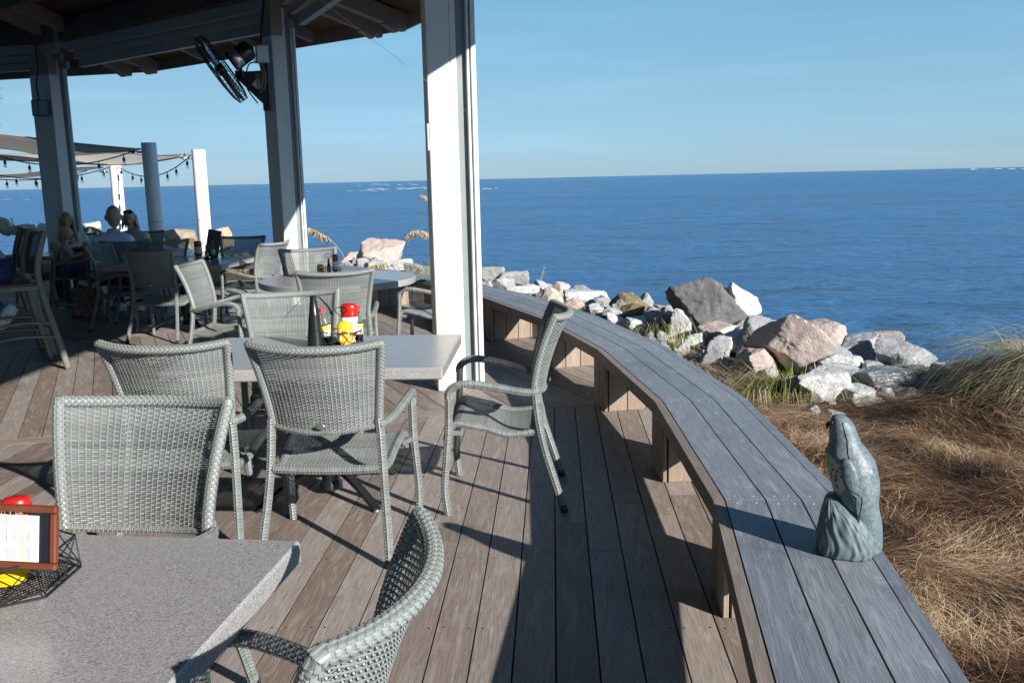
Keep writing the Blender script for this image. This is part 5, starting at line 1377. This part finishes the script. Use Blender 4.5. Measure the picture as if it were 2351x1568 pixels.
q = gp(1540, 815); clump('dry leaning grass tuft behind the bench below the wispy clump', q.x - .05, q.y + .1, 330, .28, .45, 'drygrass', 27, (.3, -.4), None, tone=(.3, 1), up=.6)
q = gp(1790, 900); clump('bright green grass clump at the edge of the pine straw', q.x, q.y, 190, .36, .35, 'greengrass', 8, (-.45, -.25), 90, tone=(.25, .9))
q = gp(1720, 905); clump('yellowish grass clump spreading towards the bench', q.x, q.y, 120, .34, .3, 'greengrass', 9, (-.5, -.3), 120, tone=(.5, 1), up=.7)
q = gp(1880, 905); clump('small green grass clump among the white stones', q.x, q.y, 70, .34, .2, 'greengrass', 10, (.1, -.1), 20, tone=(.3, .95))
q = gp(1108, 745); clump('yellow green grass seen under the bench beside the white post', q.x, q.y + .6, 220, .5, .6, 'greengrass', 11, (0, -.2), 160, tone=(.4, 1))
q = at(960, 700, 0); clump('yellow green grass behind the hidden chair left of the white post', q.x + .1, q.y + 2.6, 240, .6, .8, 'greengrass', 12, (0, -.2), 200, tone=(.4, 1))
for i, (px, ang, lb) in enumerate(((425, 15.0, 'pale dune grass below the flat topped boulder'), (505, 15.0, 'dune grass right of the furthest sail post'), (355, 15.1, 'dune grass behind the bluish sail post'), (590, 15.0, 'dune grass behind the dark chair at the blue looking table'), (60, 15.2, 'dune grass at the left edge'))):
    Y = ring_y(px, ang); p = atY(px, 575, Y); clump(lb, p.x, p.y, 200, .55, 1.2, 'greengrass', 13 + i, (.2, -.3), 420, z=.05, tone=(.4, 1), up=.6, hw=.006)
# the big tussock at the right
def tussock():
    cx, cy = 4.40, 6.4; z = tz(cx, cy)
    t = thing('grass_clump', 'big mounded tussock of dry and green grass at the right edge', 'grass clump', (cx, cy, z))
    def skirt(r_):
        a = r_.uniform(2.2, 6.2) if r_.random() < .9 else r_.uniform(0, 6.28); r0 = r_.random() ** .55
        b = Vector((1.12 * r0 * math.cos(a), .85 * r0 * math.sin(a), 0)); n3 = NZ.noise(Vector((b.x * 3.2, b.y * 3.2, 2)))
        b.z = tz(cx + b.x, cy + b.y) - z - .05 + r_.uniform(0, .09) + .09 * max(0, n3)
        o = Vector((math.cos(a), math.sin(a) - .25, 0)).normalized(); o = (o + Vector((-.75, -.15, 0)) * r_.uniform(-.1, 1) + Vector((r_.gauss(0, .45), r_.gauss(0, .45), 0))).normalized(); L = r_.uniform(.12, .46)
        return [b, b + o * L * .4 + Vector((0, 0, r_.uniform(0, .06))), b + o * L * .8 - Vector((0, 0, .015)), b + o * L - Vector((0, 0, r_.uniform(.02, .12)))], r_.uniform(.0012, .0034), min(1, max(0, .36 + .35 * n3 + r_.gauss(0, .28)))
    blades('dry_skirt', skirt, 7600, MT['drygrass'], t, seed=31)
    def top(r_):
        a = r_.uniform(0, 6.28); r0 = .8 * r_.random() ** .7; b = Vector((r0 * math.cos(a), r0 * .7 * math.sin(a) + .15, 0)); b.z = tz(cx + b.x, cy + b.y) - z
        o = Vector((math.cos(a) * .7 - .55 + r_.gauss(0, .3), math.sin(a) * .6 - .1 + r_.gauss(0, .3), 0)); L = r_.uniform(.3, .8); u = r_.uniform(.6, 1.25)
        return [b, b + o * L * .2 + Vector((0, 0, L * .30 * u)), b + o * L * .5 + Vector((0, 0, L * .40 * u)), b + o * L * .85 + Vector((0, 0, L * .25 * u)), b + o * L * 1.05 - Vector((0, 0, L * .05))], r_.uniform(.0014, .0032), r_.uniform(.1, 1)
    blades('green_top', top, 420, MT['greengrass'], t, seed=32); blades('pale_top', top, 1150, MT['drygrass'], t, seed=33)
    def arch(r_):
        b = Vector((r_.uniform(-.75, -.1), r_.uniform(-.1, .35), -.02)); L = r_.uniform(.75, 1.25); o = Vector((-1, r_.uniform(-.25, .2), 0)); h = r_.uniform(.22, .46)
        return [b + o * L * s + Vector((0, 0, h * 4 * s * (1 - s) * .9 - .32 * s * s - .1 * s ** 4)) for s in [i / 10 for i in range(11)]], r_.uniform(.0022, .0034), r_.uniform(.7, 1)
    blades('arching_blades', arch, 22, MT['drygrass'], t, seed=36)
    def tall(r_):
        b = Vector((r_.uniform(-.8, .2), r_.uniform(.1, .5), -.05)); L = r_.uniform(.5, .9); o = Vector((r_.uniform(-.5, .1), r_.uniform(-.2, .3), 0))
        return [b + o * L * s * s + Vector((0, 0, L * s * (1 - .45 * s))) for s in [i / 7 for i in range(8)]], .003, r_.uniform(.2, .9)
    blades('tall_blades', tall, 40, MT['greengrass'], t, seed=35)
tussock()
# sea oats and stalks
MT['oat'] = m_blade('sea_oat_head', [(0, (.26, .19, .10)), (.5, (.44, .35, .21)), (1, (.66, .58, .42))], .7)
def sea_oat(label, pts, seed, heavy=1.0, n=70):
    base = pts[0]; t = thing('sea_oat', label, 'sea oat', tuple(base)); c = bez([p - base for p in pts], 8)
    b = MB(); b.tube(c, [.0045 - .003 * i / len(c) for i in range(len(c))], 6, c=.7); b.build('stem', MT['oat'], t, smooth=True)
    r_ = random.Random(seed); k0 = int(len(c) * .5); b = MB()
    for i in range(int(n * 2.2)):
        s = r_.random(); p = c[min(len(c) - 1, k0 + int(s * (len(c) - k0)))]
        d = Vector((r_.gauss(-.1, .45), r_.gauss(0, .45), -1)).normalized(); L = r_.uniform(.03, .13) * heavy * (1.15 - .6 * s)
        k1 = p + d * L * .45 + Vector((r_.gauss(0, .012), r_.gauss(0, .012), .006)); q = p + d * L + Vector((r_.gauss(0, .01), 0, 0))
        b.tube([p, k1, k1.lerp(q, .5), q], [.0010, .0042 * heavy, .0055 * heavy, .0012], 4, flat=(.35, 1.2), c=r_.random())
    b.build('seed_head', MT['oat'], t, smooth=True); return t
def oat(label, pxs, Y, seed, heavy=1.0, n=70):
    return sea_oat(label, [atY(x, y, Y) for x, y in pxs], seed, heavy, n)
oat('drooping tan sea oat plume right beside the second white post', ((800, 625), (790, 590), (765, 556), (735, 535), (708, 524), (690, 530)), 15.6, 1, 1.15, 110)
oat('drooping tan sea oat plume left of the big white post', ((1010, 640), (1008, 580), (995, 545), (968, 530), (945, 532), (933, 546)), 14.8, 2, 1.15, 110)
oat('small high sea oat tip touching the big white post', ((1012, 620), (1010, 520), (1000, 470), (985, 455), (968, 448), (962, 449)), 15.2, 3, .8, 40)
oat('pale sea oat plume lying low in front of the big peaked boulder', ((985, 625), (950, 606), (905, 602), (870, 606), (848, 612), (835, 622)), 15.4, 4, 1.3, 100)
oat('orange brown sea oat plume between left post and bald man', ((275, 590), (262, 556), (245, 540), (225, 526), (205, 520), (190, 526)), 17.5, 5, 1.2, 80)
oat('dark thin sea oat at the far left behind the bar chairs', ((70, 590), (55, 565), (44, 545), (36, 530), (30, 515), (26, 500)), 17.5, 6, .6, 40)
oat('thin upright seed stalk between the white boulders past the post', ((1236, 690), (1238, 670), (1240, 655), (1242, 640), (1246, 626), (1250, 612)), 14.0, 7, .35, 40)
# palm at the far left, only a leaf tip in view
def palm():
    c = atY(-95, 238, 20); t = thing('palm_tree', 'palm tree mostly beyond the left edge, one spiky leaf tip in view', 'tree', (c.x, c.y, -.4))
    b = MB(); b.tube(bez([(0, 0, 0), (.1, 0, 1.5), (.05, 0, 3.0), (0, 0, c.z + .3)], 6), [.17 - .002 * i for i in range(19)], 14); b.build('trunk', MT['trunk'], t, smooth=True)
    r_ = random.Random(2)
    def gen(r):
        k = r.randrange(22); rr = random.Random(k); a = rr.uniform(0, 6.28) if k > 3 else rr.uniform(-.2, .2); el_ = rr.uniform(-.5, .9) if k > 3 else rr.uniform(-.15, .35); o = Vector((math.cos(a) * math.cos(el_), math.sin(a) * math.cos(el_), math.sin(el_))); b = Vector((0, 0, c.z + .4)) + o * rr.uniform(.35, .55)
        f = r.uniform(-1.2, 1.2); sd = o.cross(Vector((0, 0, 1))).normalized(); d = (o * math.cos(f) + sd * math.sin(f)).normalized(); L = r.uniform(.32, .5)
        return [b, b + d * L * .5, b + d * L - Vector((0, 0, .10))], .016, r.random()
    blades('crown', gen, 1300, MT['palm'], t, seed=4)
palm()

# ------------------------------------------------------------------ bird of prey decoy on the bench
def decoy():
    o = at(1950, 1262, .42); t = thing('bird_decoy', 'blue grey moulded plastic falcon decoy perched on a stump, standing on the bench', 'bird decoy', (o.x, o.y, .421), R(-22))
    S_ = .000327
    m = NT('decoy_plastic'); v = m.coord('Object'); f = m.noise(v, 30, 4); w_ = m.n('ShaderNodeTexVoronoi', Scale=85.0); m.l(v, w_.inputs['Vector'])
    sx = m.n('ShaderNodeSeparateXYZ'); m.l(m.n('ShaderNodeTexCoord').outputs['Object'], sx.inputs[0])
    base = m.ramp(f, [(.3, (.10, .140, .158)), (.7, (.155, .20, .217))])
    m.color(m.mix(base, (.05, .07, .08), m.math('MULTIPLY', m.ramp_f(w_.outputs['Distance'], .5, .75), .5))); m.rough(.5); m.bump(w_.outputs['Distance'], .28, .003)
    mb_ = NT('decoy_breast'); v2 = mb_.coord('Object'); sp2 = mb_.n('ShaderNodeTexVoronoi', Scale=70.0); mb_.l(v2, sp2.inputs['Vector'])
    mb_.color(mb_.mix((.035, .04, .03), (.36, .38, .27), mb_.ramp_f(sp2.outputs['Distance'], .28, .42))); mb_.rough(.55)
    def loft(rows, n=40, gro=0.0, sq=1.0):
        b = MB(); g = []
        for (yy, xl, xr, dep, dy) in rows:
            z = (1400 - yy) * S_ * 1.0; c = ((xl + xr) / 2 - 475) * S_; hw = (xr - xl) / 2 * S_; row = []
            for k in range(n):
                a = 2 * math.pi * k / n; cx, sy = math.copysign(abs(math.cos(a)) ** sq, math.cos(a)), math.copysign(abs(math.sin(a)) ** sq, math.sin(a))
                r_ = 1 + gro * (math.sin(a * 17 + 2.2 * math.sin(z * 55 + a * 2)) + .5 * math.sin(a * 31 - 3 * math.sin(z * 40)))
                row.append((c + hw * cx * r_, dep * sy * r_ + dy, z))
            g.append(row)
        b.grid(g, n, len(g), closed_u=True); b.face(tuple(range(n))[::-1]); b.face(tuple((len(g) - 1) * n + k for k in range(n))); return b
    body = [(1395, 470, 755, .050, .01), (1340, 465, 765, .052, .01), (1250, 450, 762, .055, .01), (1150, 430, 755, .058, .01), (1050, 400, 738, .062, .008), (960, 360, 716, .066, .005), (880, 340, 714, .068, 0), (800, 312, 720, .068, 0), (700, 276, 712, .068, 0), (600, 256, 690, .066, 0), (520, 240, 665, .060, 0), (450, 232, 622, .052, 0), (400, 240, 580, .046, 0), (350, 255, 535, .041, 0), (300, 252, 512, .039, 0), (240, 252, 490, .038, 0), (190, 254, 470, .036, 0), (150, 260, 440, .032, 0), (120, 272, 405, .024, 0), (104, 292, 372, .014, 0), (98, 315, 350, .004, 0)]
    fine = []
    for i in range(len(body) - 1):
        for k in range(3): fine.append(tuple(body[i][j] + (body[i + 1][j] - body[i][j]) * k / 3 for j in range(5)))
    fine.append(body[-1]); loft(fine).build('body', m.mat, t, smooth=True)
    b = MB(); g = []; fr = [r for r in fine if 425 <= r[0] <= 880]
    for i, (yy, xl, xr, dep, dy) in enumerate(fr):
        e = min(1, .35 + 1.3 * min(i, len(fr) - 1 - i) / len(fr) * 2); row = []
        for k in range(17):
            a = 3.05 + (k / 16 - .5) * 2.5 * e; up_ = .0022 * (1 - abs(k / 8 - 1) ** 3)
            row.append((((xl + xr) / 2 - 475) * S_ + ((xr - xl) / 2 * S_ + up_) * math.cos(a), (dep + up_) * math.sin(a) + dy, (1400 - yy) * S_ * 1.0))
        g.append(row)
    b.grid(g, 17, len(g)); b.build('breast', mb_.mat, t, smooth=True)
    # folded wing: raised shell on the side facing the camera
    def shell(pts, thick, y0, name, mat):
        b = MB(); n = len(pts); cx = sum(p[0] for p in pts) / n; cy = sum(p[1] for p in pts) / n; rows = []
        for s, d in ((1.0, 0.0), (.93, .55), (.75, .85), (.45, 1.0), (.05, 1.04)):
            rows.append([(((cx + (x - cx) * s) - 475) * S_, y0(cx + (x - cx) * s, cy + (y - cy) * s) - thick * d, (1400 - (cy + (y - cy) * s)) * S_ * 1.0) for x, y in pts])
        b.grid(rows, n, 5, closed_u=True); return b.build(name, mat, t, smooth=True)
    ysurf = lambda x, y: -.064 * math.sqrt(max(.02, 1 - ((x - 480) / 250) ** 2)) + .004
    shell([(390, 460), (450, 465), (500, 540), (545, 650), (562, 780), (560, 900), (545, 1060), (520, 960), (490, 860), (450, 780), (400, 700), (370, 600), (368, 520)][::-1], .010, ysurf, 'wing', m.mat)
    shell([(560, 540), (640, 560), (690, 660), (700, 800), (690, 930), (620, 960), (575, 900), (585, 780), (560, 650)][::-1], .008, lambda x, y: -.052 * math.sqrt(max(.02, 1 - ((x - 480) / 262) ** 2)) + .002, 'back_feathers', m.mat)
    def surf(x, y, off):
        for i in range(len(body) - 1):
            if body[i][0] >= y >= body[i + 1][0]:
                f_ = (body[i][0] - y) / max(1e-6, body[i][0] - body[i + 1][0]); r = [body[i][j] + (body[i + 1][j] - body[i][j]) * f_ for j in range(5)]
                c = (r[1] + r[2]) / 2; hw = (r[2] - r[1]) / 2; q = max(.02, 1 - ((x - c) / hw) ** 2)
                return Vector(((x - 475) * S_, r[4] - r[3] * math.sqrt(q) - off, (1400 - y) * S_ * 1.0))
    for ln_, off in ((((372, 150), (395, 230), (422, 330), (438, 440), (470, 500), (492, 535)), .0005), (((455, 735), (500, 760), (550, 785), (566, 810), (563, 900), (552, 980), (550, 1060), (556, 1180)), .0105)):
        b = MB(); b.tube(bez([surf(x, y, off) for x, y in ln_], 5), .0018, 6); b.build('crease', MT['black'], t, smooth=True)
    ms = NT('decoy_stump'); vs_ = ms.coord('Object'); f = ms.noise(vs_, 25, 4); ms.color(ms.ramp(f, [(.3, (.075, .112, .125)), (.7, (.13, .175, .19))])); ms.rough(.55)
    stump = [(1470, 250, 640, .062, -.012), (1440, 205, 668, .075, -.012), (1400, 188, 690, .082, -.012), (1330, 180, 700, .084, -.012), (1250, 180, 690, .083, -.012), (1150, 190, 660, .080, -.012), (1080, 200, 620, .076, -.012), (1010, 212, 560, .070, -.014), (960, 222, 480, .060, -.018), (920, 232, 430, .046, -.02), (880, 240, 390, .034, -.016), (850, 270, 350, .02, -.012)]
    st2 = []
    for i in range(len(stump) - 1):
        for k in range(4): st2.append(tuple(stump[i][j] + (stump[i + 1][j] - stump[i][j]) * k / 4 for j in range(5)))
    st2 = [(min(r[0], 1398),) + r[1:] for r in st2 if r[0] <= 1440] + [stump[-1]]
    loft(st2, 170, .024, .8).build('stump', ms.mat, t, smooth=True)
    b = MB(); b.lathe([(.0, -.004), (.006, -.003), (.007, 0), (.006, .003), (.0, .004)], 12, ((275 - 475) * S_, -.022, (1400 - 165) * S_ * 1.0), align((-.7, -.7, .1))); b.build('eye', MT['eye'], t, smooth=True)
    b = MB(); x0 = (252 - 475) * S_; b.tube([(x0 + .006, -.004, (1400 - 185) * S_ * 1.0), (x0 - .006, -.004, (1400 - 205) * S_ * 1.0), (x0 - .005, -.004, (1400 - 235) * S_ * 1.0)], [.010, .007, .002], 8); b.build('beak', MT['blackplastic'], t, smooth=True)
decoy()
